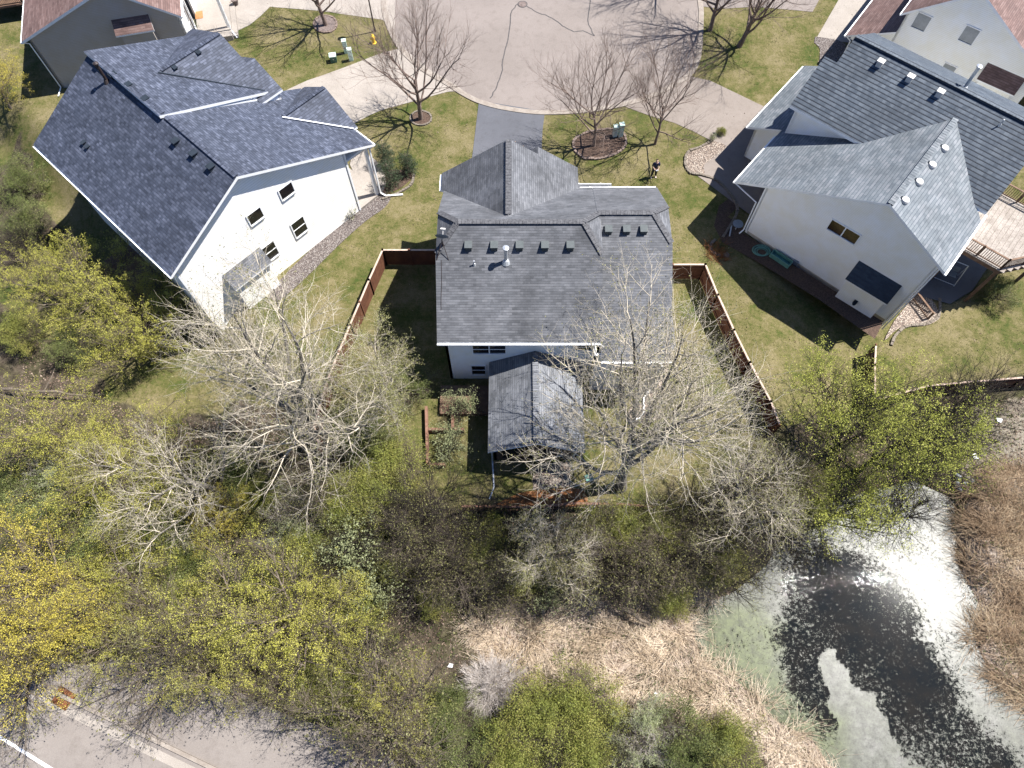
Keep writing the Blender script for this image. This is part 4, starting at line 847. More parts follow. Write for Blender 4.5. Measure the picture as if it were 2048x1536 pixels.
sheet('stone_bed',[pt(*q)[:2] for q in curve([(1630,74),(1690,88),(1680,140),(1640,140),(1640,100),(1628,86)],3)],.04,'gravel','shaded stones between the two right hand houses')
sheet('front_bed',[pt(*q)[:2] for q in curve([(735,375),(760,345),(820,340),(826,352),(812,368),(790,382),(765,388),(742,392)],3)],.025,'mulch','brown mulch round the three small spruces')
sheet('flower_bed',[pt(*q,-1.1)[:2] for q in curve([(1822,600),(1850,580),(1880,625),(1875,640),(1850,650),(1800,655),(1770,680),(1790,640)],3)],-1.16,'gravelb','stony flower bed at the corner of the right house')
sheet('bed',[pt(*q)[:2] for q in curve([(395,62),(440,68),(448,90),(440,110),(405,92)],3)],.03,'mulch','mulch bed by the far left house')
rng=random.Random(3)
def edging(name,L,label,r=.13,mat='stone',z=None,closed=False,n=3,cat='edging'):
    P=curve([gp(*q) if z is None else pt(*q,z) for q in L],6); o=empty(name,P[0],0,label,cat); mb=MB()
    acc=0; last=Vector(P[0])
    for a,b in zip(P[:-1],P[1:]):
        A=Vector(a);B=Vector(b);L_=(B-A).length; k=acc
        while k<L_:
            p=A+(B-A)*(k/L_ if L_ else 0); d=(B-A).normalized(); s=r*rng.uniform(.85,1.1)
            q=p+d*r*1.7; h=s*rng.uniform(.8,1.2)
            mb.bar(p+Vector((0,0,h/2)),q+Vector((0,0,h/2+rng.uniform(-.01,.01))),s*1.25,h); k+=r*1.85
        acc=k-L_
    mb.build('stones',mat,o,P[0]); return o
def circ(cx,cy,rx,ry,n=14,a0=0,a1=360): return [(cx+rx*math.cos(R(a0+(a1-a0)*i/n)),cy+ry*math.sin(R(a0+(a1-a0)*i/n))) for i in range(n+1)]
sheet('tree_bed',[pt(*q)[:2] for q in circ(842,237,21,14)[:-1]],.05,'mulch','mulch in the ring at the foot of the left cul-de-sac tree'); edging('edging',circ(842,237,21,14),'stone ring around the tree at the left side of the cul-de-sac',.1)
sheet('tree_bed',[pt(*q)[:2] for q in circ(651,49,23,17)[:-1]],.05,'pink','pink mulch in the ring at the foot of the top left tree'); edging('edging',circ(651,49,23,17),'pinkish brick ring around the top left tree',.11,'brickst')
OV=[(1168,318),(1150,302),(1148,283),(1165,270),(1195,262),(1230,260),(1249,272),(1250,292),(1232,308),(1200,318),(1168,318)]
sheet('tree_bed',[pt(*q)[:2] for q in curve(OV,3)],.04,'mulch','dark mulch inside the oval bed in the front lawn'); edging('edging',OV,'pinkish brown brick edging round the oval bed in the front lawn',.14,'brickst')
edging('edging',[(1425,282),(1402,294),(1376,306),(1370,328),(1380,346),(1402,351),(1430,360),(1455,382),(1472,410),(1472,430),(1455,460),(1445,475)],'long curved stone edging beside the right driveway',.14)
edging('edging',[(1430,480),(1421,492),(1424,505),(1436,511)],'short hooked stone edging below the long curved one',.14)
edging('edging',[(1878,598),(1876,632),(1850,648),(1812,654),(1790,672),(1782,690)],'curved stone edging round the flower bed behind the right house',.14,'stone')
edging('edging',[(765,400),(800,385),(822,370),(828,352)],'stones edging the bed of the small spruces',.12,'stone')
for x,y,s in ((1452,512,.2),): 
    r_=empty('boulder',gp(x,y),0,'single stone near the fence corner beside the hose','stone'); MB().lathe((0,0,0),[(.1,-.02),(.22,.08),(.18,.18),(.04,.22)],9).build('stone','stone',r_)
def cabinet(x,y,w,d,h,mat,label,grp=None,rz=.2,top=None):
    o=empty('utility_cabinet',gp(x,y),rz,label,'utility box',grp); MB().box((-w/2,-d/2,0),(w/2,d/2,h-.08)).build('body',mat,o); MB().box((-w/2-.02,-d/2-.02,h-.075),(w/2+.02,d/2+.02,h)).build('lid',top or mat,o)
    MB().box((-w*.1,-d/2-.03,h*.5),(w*.1,-d/2-.002,h*.62)).build('latch','metal',o); return o
cabinet(693,105,.32,.3,1.15,'boxg','tall pale green utility pedestal, left one of the pair on the top left lawn')
cabinet(703,120,.32,.3,1.05,'boxg','pale green utility pedestal beside the driveway, right one of the top left pair')
cabinet(668,122,.5,.45,.6,'boxd','squat dark green utility box left of the two pale pedestals',top='boxg')
cabinet(1229,272,.3,.3,1.0,'boxg','shorter pale green pedestal by the oval bed'); cabinet(1240,272,.32,.32,1.2,'boxg','taller pale green pedestal by the oval bed')
h=empty('fire_hydrant',gp(748,86),.4,'yellow fire hydrant on the lawn by the cul-de-sac','fire hydrant')
MB().lathe((0,0,0),[(.2,0),(.2,.05),(.13,.07),(.12,.5),(.15,.52),(.15,.58)],14).build('barrel','yellow',h); MB().lathe((0,0,.58),[(.14,0),(.12,.1),(.05,.16),(.05,.2)],12).build('bonnet','yellow',h)
for a in (0,90,180): 
    c_=math.cos(R(a)),math.sin(R(a)); MB().tube([(c_[0]*.1,c_[1]*.1,.42),(c_[0]*.24,c_[1]*.24,.42)],.06,8).build('nozzle','yellow',h)
b=gp(750,63); lp=empty('street_lamp',b,0,'dark street lamp pole on the lawn at the top','street lamp'); MB().tube([(0,0,0),(0,0,.3),(0,0,.31),(0,0,4.3)],[.1,.09,.06,.045],10).build('pole','black',lp); MB().lathe((0,0,4.3),[(.06,0),(.2,.1),(.24,.5),(.1,.62),(.03,.7)],10).build('lantern','black',lp)
# things along the right house
def gs(s,t): return (*FB.w(s,t)[:2],gw(FB,s,t))
q=gs(-7.3,.6); o=empty('satellite_dish',(q[0],q[1],.02),0,'blue-grey round dish on a post in the bed by the right house','dish'); MB().tube([(0,0,0),(0,0,.5)],.03,6).build('post','metal',o); MB().lathe((0,0,.5),[(.05,0),(.3,.06),(.36,.12),(.3,.09),(.04,.03)],18).build('dish','dish',o); MB().bar((-.5,-.6,.04),(-.25,.3,.06),.08,.05).build('strut','metal',o)
q=gs(-4.9,.1); o=empty('garden_hose',(q[0],q[1],.04),0,'coiled blue-green garden hose lying beside the right house','hose'); mb=MB()
for k in range(7):
    P=[((.32+.05*k)*math.cos(a*math.pi/9+k)+.03*math.sin(k*2),(.26+.035*k)*math.sin(a*math.pi/9+k)+.02*k,.02+.012*((k*3)%4)) for a in range(19)]; mb.tube(P,.02,5)
mb.build('coil','plastic',o)
q=gs(-3.6,.35); o=empty('plastic_tub',(q[0],q[1],.02),-FB.a-.05,'green plastic tub against the right house wall','tub'); mb=MB(); mb.box((-.75,-.25,0),(.75,.25,.05)); mb.box((-.75,-.25,.05),(-.7,.25,.35)).box((.7,-.25,.05),(.75,.25,.35)).box((-.7,-.25,.05),(.7,-.2,.35)).box((-.7,.2,.05),(.7,.25,.35)); mb.build('tub','plastic',o)
o=empty('toy_lid',(*pt(1178,955,.05)[:2],.04),.3,'small turquoise plastic lid on the grass under the big tree','lid'); MB().box((-.22,-.18,0),(.22,.18,.06)).lathe((0,0,.06),[(.1,0),(.08,.03)],10).build('lid','plastic',o)
for i,(x,y,r_,lb) in enumerate([(900,1331,.16,'white scrap of litter in the marsh left of the bleached shrub'),(1310,1388,.1,'small white scrap lying on the dry reeds'),(1949,915,.22,'pale scrap of board on the bare ground at the right edge'),(1998,842,.2,'pale offcut lying right of the bare thicket')]):
    g_=gp(x,y); o=empty('litter_scrap',(g_[0],g_[1],g_[2]+.06),i,lb,'litter'); MB().prism([(-r_,-r_*.5,0),(r_*.8,-r_*.7,0),(r_,r_*.4,0),(-r_*.3,r_*.7,0)],(.02,0,.06)).build('scrap','white',o)
for i in range(14):
    x,y=1935+rng.uniform(-24,24),972+rng.uniform(-26,26); g_=gp(x,y); r_=rng.uniform(.12,.3)
    o=empty('boulder',g_,rng.uniform(0,6),'grey or tan stone in the small loose pile above the pond','stone','grey stones piled above the pond'); MB().lathe((0,0,0),[(r_*.7,-.05),(r_,r_*.35),(r_*.7,r_*.8),(.03,r_*.95)],7).build('stone','dish' if i%2 else 'stone',o)

# ------------------------------------------------------------------ trees
def unit(a): return a/(np.linalg.norm(a,axis=-1,keepdims=True)+1e-9)
def children(rs,P,Rd,n,t0,t1,L,lv,ang,av,up,wob,K,r0,r1=.25,droop=0):
    Np,Kp,_=P.shape
    t=(t0+(t1-t0)*(np.arange(n)+rs.rand(Np,n))/n); idx=t*(Kp-1); i0=np.minimum(idx.astype(int),Kp-2); f=(idx-i0)[...,None]; ar=np.arange(Np)[:,None]
    base=P[ar,i0]*(1-f)+P[ar,i0+1]*f; rad=Rd[ar,i0]*(1-f[...,0])+Rd[ar,i0+1]*f[...,0]
    tan=unit(P[ar,i0+1]-P[ar,i0]); rv=unit(rs.randn(Np,n,3)); az=(np.arange(n)*2.4)[None,:,None]+rs.rand(Np,1,1)*6.3
    ref=unit(np.cross(tan,np.array([.13,.21,.97])+0*tan)); r2=np.cross(tan,ref); perp=unit(ref*np.cos(az)+r2*np.sin(az)+.25*rv)
    a=(ang+av*(rs.rand(Np,n)*2-1))[...,None]; d=unit(tan*np.cos(a)+perp*np.sin(a))
    ln=(L*(1-.45*t)*(1+lv*(rs.rand(Np,n)*2-1)))
    pts=[base]; p=base; st=(ln/(K-1))[...,None]
    for k in range(1,K):
        d=unit(d+wob*rs.randn(Np,n,3)+np.array([0,0,up-droop*k/K])); p=p+d*st; pts.append(p)
    Q=np.stack(pts,2).reshape(Np*n,K,3); rr_=np.minimum(rad*.8,r0)[...,None]*(1-(1-r1)*np.linspace(0,1,K)); 
    return Q,rr_.reshape(Np*n,K)
def tubes(P,Rd,s):
    Np,K,_=P.shape; tan=unit(P[:,-1]-P[:,0])[:,None,:]; ref=np.where(np.abs(tan[...,2:])>.9,np.array([1.,0,0]),np.array([0,0,1.])); a=unit(np.cross(tan,ref)); b=np.cross(tan,a)
    th=np.arange(s)*2*np.pi/s; ring=a[:,:,None,:]*np.cos(th)[:,None]+b[:,:,None,:]*np.sin(th)[:,None]
    V=P[:,:,None,:]+ring*Rd[:,:,None,None]; V=V.reshape(-1,3)
    I=np.arange(Np*K*s).reshape(Np,K,s); J=np.roll(I,-1,2)
    F=np.stack([I[:,:-1],J[:,:-1],J[:,1:],I[:,1:]],-1).reshape(-1,4); return V,F
def leaves(rs,P,n,size,spread,t0=.2,flat=.0,asp=.6):
    Np,K,_=P.shape; t=(t0+(1-t0)*rs.rand(Np,n))*(K-1); i0=np.minimum(t.astype(int),K-2); f=(t-i0)[...,None]; ar=np.arange(Np)[:,None]
    c=(P[ar,i0]*(1-f)+P[ar,i0+1]*f).reshape(-1,3)+rs.randn(Np*n,3)*spread
    if size<.058 and Np>60:
        q=c+np.array([3.1,1.7,.4]); g=np.sin(q[:,0]*2.1+1.3*np.sin(q[:,1]*1.7))+np.sin(q[:,1]*2.5+1.3*np.sin(q[:,2]*2.2))+np.sin(q[:,2]*2.7+1.2*np.sin(q[:,0]*2.9)); c=c[rs.rand(len(c))<np.clip(.62+g*.42,.08,1)]
    u=unit(rs.randn(len(c),3)); v=unit(np.cross(u,rs.randn(len(c),3)+np.array([0,0,flat]))); sz=(size*(.6+.8*rs.rand(len(c))))[:,None]
    a=u*sz; b=v*sz*asp; V=np.stack([c-a,c-b,c+a,c+b],1).reshape(-1,3); F=np.arange(len(V)).reshape(-1,4); return V,F
def cat(L):
    Vs=[];Fs=[];Ms=[];o=0
    for V,F,m in L: Vs.append(V);Fs.append(F+o);Ms.append(np.full(len(F),m));o+=len(V)
    return np.concatenate(Vs),np.concatenate(Fs),np.concatenate(Ms)
def tree(name,seed,label,cat_,loc,trunk,limbs,levels,barkT,barkC,leafm,leaf,lean=(0,0),rz=0,group=None,trunks=1,spread=.0):
    """trunk=(height,radius); limbs=(n,t0,len,angle,up,radius); levels=[(n,len,angle,up,wob,radius)...]; leaf=(n per twig,size,spread)"""
    rs=np.random.RandomState(seed); root=empty(name,loc,rz,label,cat_,group)
    H,r=trunk; K=7; T=[];TR=[]
    for j in range(trunks):
        a=j*6.28/trunks+rs.rand(); d=np.array([lean[0]+spread*math.cos(a),lean[1]+spread*math.sin(a),1.]); d/=np.linalg.norm(d); p=np.array([.12*math.cos(a)*(trunks>1),.12*math.sin(a)*(trunks>1),-.15]); pts=[p]
        for k in range(K-1): d=unit(d+rs.randn(3)*.06); p=p+d*H/(K-1); pts.append(p)
        T.append(pts); TR.append(r*np.array([1.25,1,.9,.8,.7,.58,.45]))
    P=np.array(T); Rd=np.array(TR); parts=[(*tubes(P,Rd,8),0)]
    n,t0,L,an,up,lr=limbs; Q,QR=children(rs,P,Rd,n,t0,1,L,.25,an,.25,up,.1,7,lr); parts.append((*tubes(Q,QR,6),0))
    V,F,m=cat(parts); npmesh('trunk',V,F,[barkT],m,root)
    cp=[]; src=[Q]; 
    for li,(n,L,an,up,wob,lr) in enumerate(levels):
        Q,QR=children(rs,Q,QR,n,.15,1,L,.35,an,.3,up,wob,5 if li<len(levels)-1 else 4,lr); cp.append((*tubes(Q,QR,4 if li==0 else 3),0)); src.append(Q)
    if leafm and leaf[0]: 
        cp.append((*leaves(rs,src[-1],leaf[0],leaf[1],leaf[2]),1))
        if len(src)>2: cp.append((*leaves(rs,src[-2],max(1,leaf[0]//2),leaf[1],leaf[2],.4),1))
    V,F,m=cat(cp); npmesh('crown',V,F,[barkC]+([leafm] if leafm else []),m,root); return root
# big cottonwoods
def cottonwood(seed,label,loc,H,L,r,lean=(0,0),limbs=9,rz=0,twigr=.0085,lf=4,an=.75,up=.1):
    return tree('cottonwood_tree',seed,label,'tree',loc,(H*.5,r),(limbs,.25,L,an,up,r*.5),[(7,L*.46,.75,.1,.14,r*.16),(7,L*.27,.8,.1,.2,.022),(7,L*.13,.8,.1,.25,twigr)],'barkPt','barkP','bud',(lf,.035,.05),lean,rz)
cottonwood(11,'largest pale cottonwood, right of the sunroom and spreading over its roof',gp(1243,975),16.5,10,.30,(-.12,.1),14,an=.62,up=.16)
cottonwood(23,'big pale cottonwood with a forked trunk at the lower end of the left board fence',gp(642,905),15.5,9.8,.32,(.04,.1),12,twigr=.008,an=.64,up=.15)
cottonwood(31,'pale cottonwood left of the forked one, limbs reaching to the lower left',gp(470,1000),11,6.6,.22,(-.1,.05),6,lf=3)
cottonwood(43,'small pale cottonwood leafing out over the fence beside the middle house',gp(800,850),8.5,5.5,.13,(-.06,.1),8,lf=10,twigr=.008)
cottonwood(57,'small grey cottonwood with thin twigs in the thicket below the picket fence',gp(1110,1120),8,4.2,.14,(.02,-.12),8,twigr=.008)
cottonwood(61,'pale cottonwood right of the largest one, behind the end of the board fence',gp(1440,1010),9,5.4,.16,(.1,.02),7)
# street trees
def street_tree(seed,label,x,y,H,L,lean=(0,0),r=.17):
    return tree('bare_street_tree',seed,label,'tree',gp(x,y),(H*.45,r),(10,.3,L,.8,.12,r*.5),[(7,L*.5,.6,.14,.1,.026),(7,L*.3,.55,.1,.14,.012),(4,L*.15,.5,.08,.15,.007)],'barkR','barkR','budR',(1,.016,.01),lean)
street_tree(101,'bare reddish street tree in a stone ring left of the cul-de-sac',841,238,8.8,7.6,(.1,-.02))
street_tree(102,'bare street tree standing in the oval bed',1188,292,8,7,(.0,0),.12)
street_tree(103,'bare slender street tree right of the oval bed, near the standing person',1310,288,7.6,6.6,(.02,0),.1)
street_tree(104,'bare street tree in the pink ring at the top left',652,50,8,6.8,(-.1,.0))
street_tree(105,'bare dark-trunked tree on the top right lawn',1478,92,8.5,7.2,(.12,-.02),.2)
for i,(x,y) in enumerate(((1335,-30),(1500,-60),(1420,60))): street_tree(106+i,['bare tree at the top edge throwing its shadow on the cul-de-sac','bare tree at the top edge over the far paving','bare spreading tree between the cul-de-sac and the top right lawn'][i],x,y,9,6.5)
# lime green trees
def lime(seed,label,loc,H,L,lean=(0,0),r=.16,lf='lfL',n=9,sz=.05,limbs=9,b='barkK',name='leafing_tree'):
    return tree(name,seed,label,'tree',loc,(H*.45,r),(limbs,.25,L,.7,.14,r*.5),[(7,L*.5,.7,.12,.12,.035),(6,L*.3,.7,.08,.18,.015),(5,L*.14,.7,.05,.2,.007)],b,b,lf,(n,sz,.07),lean)
lime(201,'lime green leafing tree below the gable of the right house',gp(1655,940),11,5.8,(-.14,.32),n=11,sz=.036,limbs=13)
lime(202,'lime green leafing tree leaning over the right end of the fence',gp(1710,950),10,5.6,(.12,.22),n=11,sz=.036,limbs=12)
lime(203,'lower lime green tree leaning over the top of the pond',gp(1640,1050),7.5,4.8,(-.05,.05),.12,n=10,sz=.036)
# prototypes for the woods: (builder, kind words)
def crown_at(x,y,h): p=pt(x,y,h*.65-2.0); return (p[0],p[1],float(hgt(np.array([p[0]]),np.array([p[1]]))[0]))
PR={}
PR['Y']=lambda l,loc: tree('yellow_leafing_tree',301,l,'tree',loc,(4.2,.15),(9,.2,4.4,.8,.1,.1),[(8,2.2,.7,.06,.14,.03),(7,1.3,.7,.04,.18,.013),(4,.6,.7,0,.2,.007)],'barkB','barkB','lfY',(16,.028,.06))
PR['G']=lambda l,loc: tree('yellow_green_tree',302,l,'tree',loc,(4,.15),(9,.2,4.4,.85,.08,.1),[(8,2.2,.7,.06,.16,.03),(7,1.3,.6,.04,.18,.013),(4,.6,.6,0,.2,.007)],'barkB','barkB','lfG',(15,.028,.06))
PR['W']=lambda l,loc: tree('green_willow',303,l,'tree',loc,(3.5,.14),(9,.15,4.4,.9,.05,.07),[(9,2.3,.6,.03,.12,.028),(8,1.4,.45,.0,.12,.012),(4,.6,.4,-.03,.12,.006)],'barkB','barkB','lfG',(15,.028,.045))
PR['D']=lambda l,loc: tree('dark_green_shrub',304,l,'shrub',loc,(1.2,.06),(8,.1,2.3,.8,.1,.04),[(7,1.2,.7,.08,.16,.02),(6,.7,.7,.05,.2,.01),(4,.35,.7,0,.2,.006)],'barkK','barkB','lfD',(9,.03,.08),trunks=3,spread=.5)
PR['O']=lambda l,loc: tree('olive_shrub',305,l,'shrub',loc,(1.1,.05),(9,.1,2.0,.8,.1,.03),[(8,1.1,.7,.08,.16,.016),(7,.6,.7,.05,.2,.009),(4,.3,.7,0,.2,.006)],'barkB','barkB','lfO',(9,.028,.08),trunks=3,spread=.5)
PR['B']=lambda l,loc: tree('bare_thicket_tree',306,l,'tree',loc,(2.6,.08),(8,.12,3.6,.8,.08,.065),[(8,1.8,.7,.05,.16,.02),(7,1.0,.7,.02,.2,.01),(3,.5,.7,0,.25,.006)],'barkK','barkB','bud',(2,.035,.04),trunks=2,spread=.3)
PR['K']=lambda l,loc: tree('dark_bare_shrub',307,l,'shrub',loc,(1.6,.05),(9,.1,2.8,.7,.1,.03),[(8,1.5,.6,.05,.12,.014),(7,.8,.6,.02,.15,.008)],'barkK','barkK','bud',(1,.03,.03),trunks=3,spread=.5)
PR['P']=lambda l,loc: tree('pale_green_shrub',308,l,'shrub',loc,(1.0,.05),(9,.1,2.2,.8,.1,.03),[(9,1.1,.5,.08,.12,.015),(8,.7,.45,.05,.15,.008)],'barkB','barkW','lfGy',(16,.025,.04),trunks=3,spread=.4)
PR['X']=lambda l,loc: tree('bleached_shrub',309,l,'shrub',loc,(.5,.05),(26,.0,1.7,.95,.12,.02),[(9,.9,.35,.05,.08,.01),(6,.5,.35,.02,.1,.006)],'barkW','barkW',None,(0,0,0),trunks=4,spread=.5)
PR['R']=lambda l,loc: tree('budding_shrub',310,l,'shrub',loc,(1.4,.05),(9,.1,2.4,.75,.12,.03),[(8,1.2,.6,.08,.14,.014),(6,.7,.6,.05,.2,.008)],'barkK','barkK','lfGy',(4,.045,.05),trunks=3,spread=.4)
made={}
def plant(kind,x,y,h,label,sc=1.,group=None,rz=None):
    loc=crown_at(x,y,h*sc)
    if kind not in made:
        o=PR[kind](label,loc); made[kind]=o
        if group: o['group']=group
        o.scale=(sc,)*3; return o
    src=made[kind]; r=rng.uniform(0,6.28) if rz is None else rz
    o=dup(src,loc,r,(sc*rng.uniform(.92,1.08),sc*rng.uniform(.92,1.08),sc)); o['label']=label
    if 'group' in o: del o['group']
    if group: o['group']=group
    return o
HT={'Y':7,'G':7,'W':6.5,'D':3,'O':3,'B':5,'K':3.5,'P':2.8,'X':2.2,'R':3.4}
LST=[
('Y',0,190,.65,'small yellow-leaved tree at the left edge beside the left house'),
('D',25,345,.9,'dark green shrub at the left edge, upper of the two'),('D',45,430,.9,'dark green shrub at the left edge, lower of the two'),('K',20,470,.9,'bare dark shrub at the left edge below the green ones'),
('W',165,535,1.0,'yellow-green willow nearest the back wall of the left house'),('W',70,545,.7,'smaller yellow-green willow at the left edge'),('W',250,650,1.0,'yellow-green willow in the shadow behind the left house'),('W',300,600,.85,'yellow-green willow hiding the lower corner of the left house'),('G',350,560,.7,'small yellow-green tree at the back corner of the left house'),
('G',60,860,1.0,'yellow-green tree at the left edge above the dark thicket'),('G',150,880,.8,'yellow-green tree below the shadow edge'),('G',280,930,1.0,'yellow-green tree left of the leaning cottonwood'),('P',110,950,1.2,'pale green shrub in the left woods'),('G',190,960,.9,'yellow-green tree in the middle of the left woods'),
('D',60,1040,1.1,'dark green shrub above the yellow tree at the left edge'),('D',180,1050,1.2,'dark green shrub in the shade of the left woods'),('D',300,1050,1.1,'dark green shrub left of the yellow bush'),('K',400,1010,1.1,'bare dark shrub above the yellow bush'),
('Y',50,1170,1.1,'big yellow-leaved tree at the left edge, upper of two'),('Y',45,1250,1.05,'big yellow-leaved tree over the lower road'),('G',220,1130,.9,'yellow-green tree right of the yellow ones'),('G',235,1260,.8,'yellow-green tree with pale limbs over the trail'),('Y',155,1210,.8,'yellow-leaved tree filling the gap between the left edge trees and the trail'),
('Y',435,1045,.55,'bright yellow bush in the middle of the left woods'),('P',590,1050,1.1,'pale green bush right of the yellow bush'),('B',520,1110,.8,'bare thicket tree below the pale green bush'),
('G',440,1230,1.0,'yellow-green tree above the trail, left of three'),('G',560,1240,1.05,'yellow-green tree above the trail, middle of three'),('G',650,1210,.8,'yellow-green tree above the trail, right of three'),('G',420,1340,.8,'yellow-green tree overhanging the trail'),('B',560,1370,.9,'bare tree overhanging the trail'),('B',330,1290,1.5,'tall bare tree at the trail edge throwing long shadows'),('B',-20,1330,1.4,'tall bare tree by the storm drain among the yellow trees'),('B',760,1470,1.5,'tall bare tree at the bottom edge right of the trail'),('O',640,1360,1.1,'olive shrub right of the bare trail tree'),
('R',700,1090,1.2,'dark shrub with pale buds in the central thicket'),('R',740,1170,1.1,'budding shrub below the dark one in the central thicket'),('B',820,1060,.9,'bare tree left of the picket fence end'),('O',800,940,1.1,'olive shrub in the backyard corner by the left fence'),('D',740,880,1.1,'dark green shrub under the forked cottonwood'),('D',820,790,.8,'bright green shrub by the back deck'),('R',905,900,.7,'thin budding shrub between the timber bed frames'),('R',930,830,.6,'small brown budding shrub at the sunroom corner'),
('B',900,1120,1.0,'bare tree in the thicket below the picket fence, left of several'),('B',1000,1160,.9,'bare tree leaning over the marsh edge'),('B',1180,1090,1.0,'bare tree below the right end of the picket fence'),('B',1290,1110,1.05,'bare tree below the largest cottonwood'),('B',1390,1090,1.0,'bare tree between the largest cottonwood and the pond'),('K',1480,1130,1.2,'dark bare shrub at the left bank of the pond'),('O',1340,1180,.8,'olive shrub at the marsh edge'),('R',1100,1180,.9,'budding shrub at the marsh edge'),('O',740,1010,1.1,'olive shrub between fence corner and thicket'),('B',640,1000,.9,'bare tree at the foot of the forked cottonwood'),('K',1560,1060,1.1,'dark bare shrub above the pond'),('B',1530,960,.9,'bare tree left of the lime green trees'),
('O',1600,1000,1.0,'olive shrub under the lime green trees'),('K',1850,1010,1.0,'reddish bare shrub at the top right bank of the pond'),('K',1900,880,1.4,'dark bare thicket right of the lime green trees'),('K',1960,810,1.3,'dark bare shrub along the right edge fence'),('D',1990,590,.6,'small green shrub under the corner of the raised deck'),
('G',790,1420,.7,'pale yellow-green willow at the bottom, left of the bleached shrub'),('X',985,1370,1.15,'bleached bare shrub with radiating twigs at the bottom centre'),('D',900,1420,.8,'dark green shrub left of the bleached shrub'),('D',905,1500,.9,'dark green shrub at the bottom edge'),('O',1070,1450,1.2,'olive shrub right of the bleached shrub'),('O',1170,1400,1.1,'olive shrub at the edge of the dry reeds'),('O',1150,1500,1.2,'olive shrub at the bottom edge, below the reeds'),('P',1290,1450,1.0,'pale grey-green shrub at the bottom edge'),('D',1390,1490,1.0,'green shrub at the bottom edge left of the pond'),('O',1470,1500,1.0,'olive shrub at the bottom edge nearest the pond'),('K',1225,1480,.8,'dark bare shrub at the bottom between olive and pale ones'),('O',1010,1510,1.0,'olive shrub at the bottom edge below the bleached one'),
('K',720,1300,1.0,'bare dark shrub above the bottom willow'),('O',700,1400,1.0,'olive shrub left of the bottom willow'),('B',560,950,.6,'bare small tree below the forked cottonwood'),
('R',400,95,.35,'small brown ornamental shrub at the far left porch'),('O',1575,318,.28,'small round shrub at the front of the right house'),('O',1430,300,.22,'small green plant among the pale stones'),('R',1412,312,.2,'small brown plant among the pale stones'),
]
for k,x,y,sc in [('O',700,1020,1.0),('O',960,1090,1.0),('O',1060,1130,1.0),('O',1230,1070,1.1),('O',1320,1060,1.0),('O',1430,1120,.9),('O',870,1180,.8),('O',780,1120,.9)]:
    plant(k,x,y,HT[k],'low tangled olive shrub filling the thicket between picket fence and marsh',sc,group='olive shrubs of the central thicket')
for k,x,y,sc in [('K',850,1010,1.2),('K',920,1060,1.2),('K',1020,1090,1.1),('K',1250,1150,1.1),('K',1350,1110,1.2),('K',1400,1010,1.1),('K',1490,1050,1.1),('K',790,1060,1.2),('K',850,1130,1.2),('K',1180,1150,1.1),('K',640,1150,1.1)]:
    plant(k,x,y,HT[k],'leafless tangled dark shrub in the thicket between picket fence and marsh',sc,group='bare shrubs of the central thicket')
for k,x,y,sc in [('D',120,1000,1.1),('O',250,1090,1.1),('D',350,1110,1.0),('O',340,1000,1.0),('D',460,940,1.0),('O',520,1000,1.0),('O',340,1180,1.0),('D',20,960,1.0),('O',620,1110,1.0),('D',500,1170,1.0),('O',700,1230,1.1),('D',130,690,.8),('O',30,650,.9)]:
    plant(k,x,y,HT[k],'low leafy shrub in the shade under the trees of the left woods',sc,group='understory shrubs of the left woods')
for k,x,y,sc,lb in LST: plant(k,x,y,HT[k],lb,sc)
# fallen logs
for i,(x0,y0,x1,y1,r_,lb) in enumerate([(375,905,440,975,.2,'thick fallen log below the leaning cottonwood'),(0,785,205,800,.1,'long pale log lying across the dry grass at the left edge'),(470,1110,600,1075,.13,'fallen trunk in the clearing right of the yellow bush'),(500,1085,610,1100,.09,'thinner fallen trunk crossing the other one'),(160,1135,330,1080,.12,'long fallen trunk between the yellow trees and the yellow bush'),(780,1330,720,1290,.12,'short log above the bottom willow'),(1220,1210,1300,1255,.14,'dark log at the edge of the dry reeds'),(900,700+460,1010,1110,.12,'dark leaning log in the central thicket')]):
    a=gp(x0,y0); b_=gp(x1,y1); o=empty('fallen_log',a,0,lb,'log'); n_=8; P=[(( b_[0]-a[0])*k/n_+rng.uniform(-.08,.08),(b_[1]-a[1])*k/n_+rng.uniform(-.08,.08),(b_[2]-a[2])*k/n_+.25+r_+.5*math.sin(k/n_*3)) for k in range(n_+1)]
    MB().tube(P,[r_*(1.15-.6*k/n_) for k in range(n_+1)],9).build('log','barkB',o)
    q=P[4]; MB().tube([q,(q[0]+.5,q[1]+.7,q[2]+.4),(q[0]+.6,q[1]+1.4,q[2]+.5)],[r_*.4,r_*.25,.01],6).build('branch_stub','barkB',o)
# spruces
def spruce(seed,x,y,H,label):
    rs=np.random.RandomState(seed); root=empty('spruce_tree',gp(x,y),0,label,'tree')
    P=np.array([[[0,0,-.1],[0,0,H*.5],[0,0,H]]]); Rd=np.array([[.08,.05,.01]]); V,F=tubes(P,Rd,6); npmesh('trunk',V,F,['barkB'],None,root)
    P=np.array([[[0,0,z] for z in np.linspace(.1,H,12)]]); Rd=np.array([np.linspace(.06,.01,12)])
    Q,QR=children(rs,P,Rd,110,.0,1,H*.46,.15,1.45,.12,.02,.03,5,.014)
    Q2,QR2=children(rs,Q,QR,9,.2,1,H*.16,.2,.8,.2,.0,.05,3,.006)
    Vl,Fl=leaves(rs,Q2,9,.035,.02,0,.5,.35); Vm,Fm=leaves(rs,Q,14,.035,.02,.2,.5,.35)
    V,F,m=cat([(*tubes(Q,QR,3),0),(Vl,Fl,1),(Vm,Fm,1)]); npmesh('crown',V,F,['barkB','lfS'],m,root)
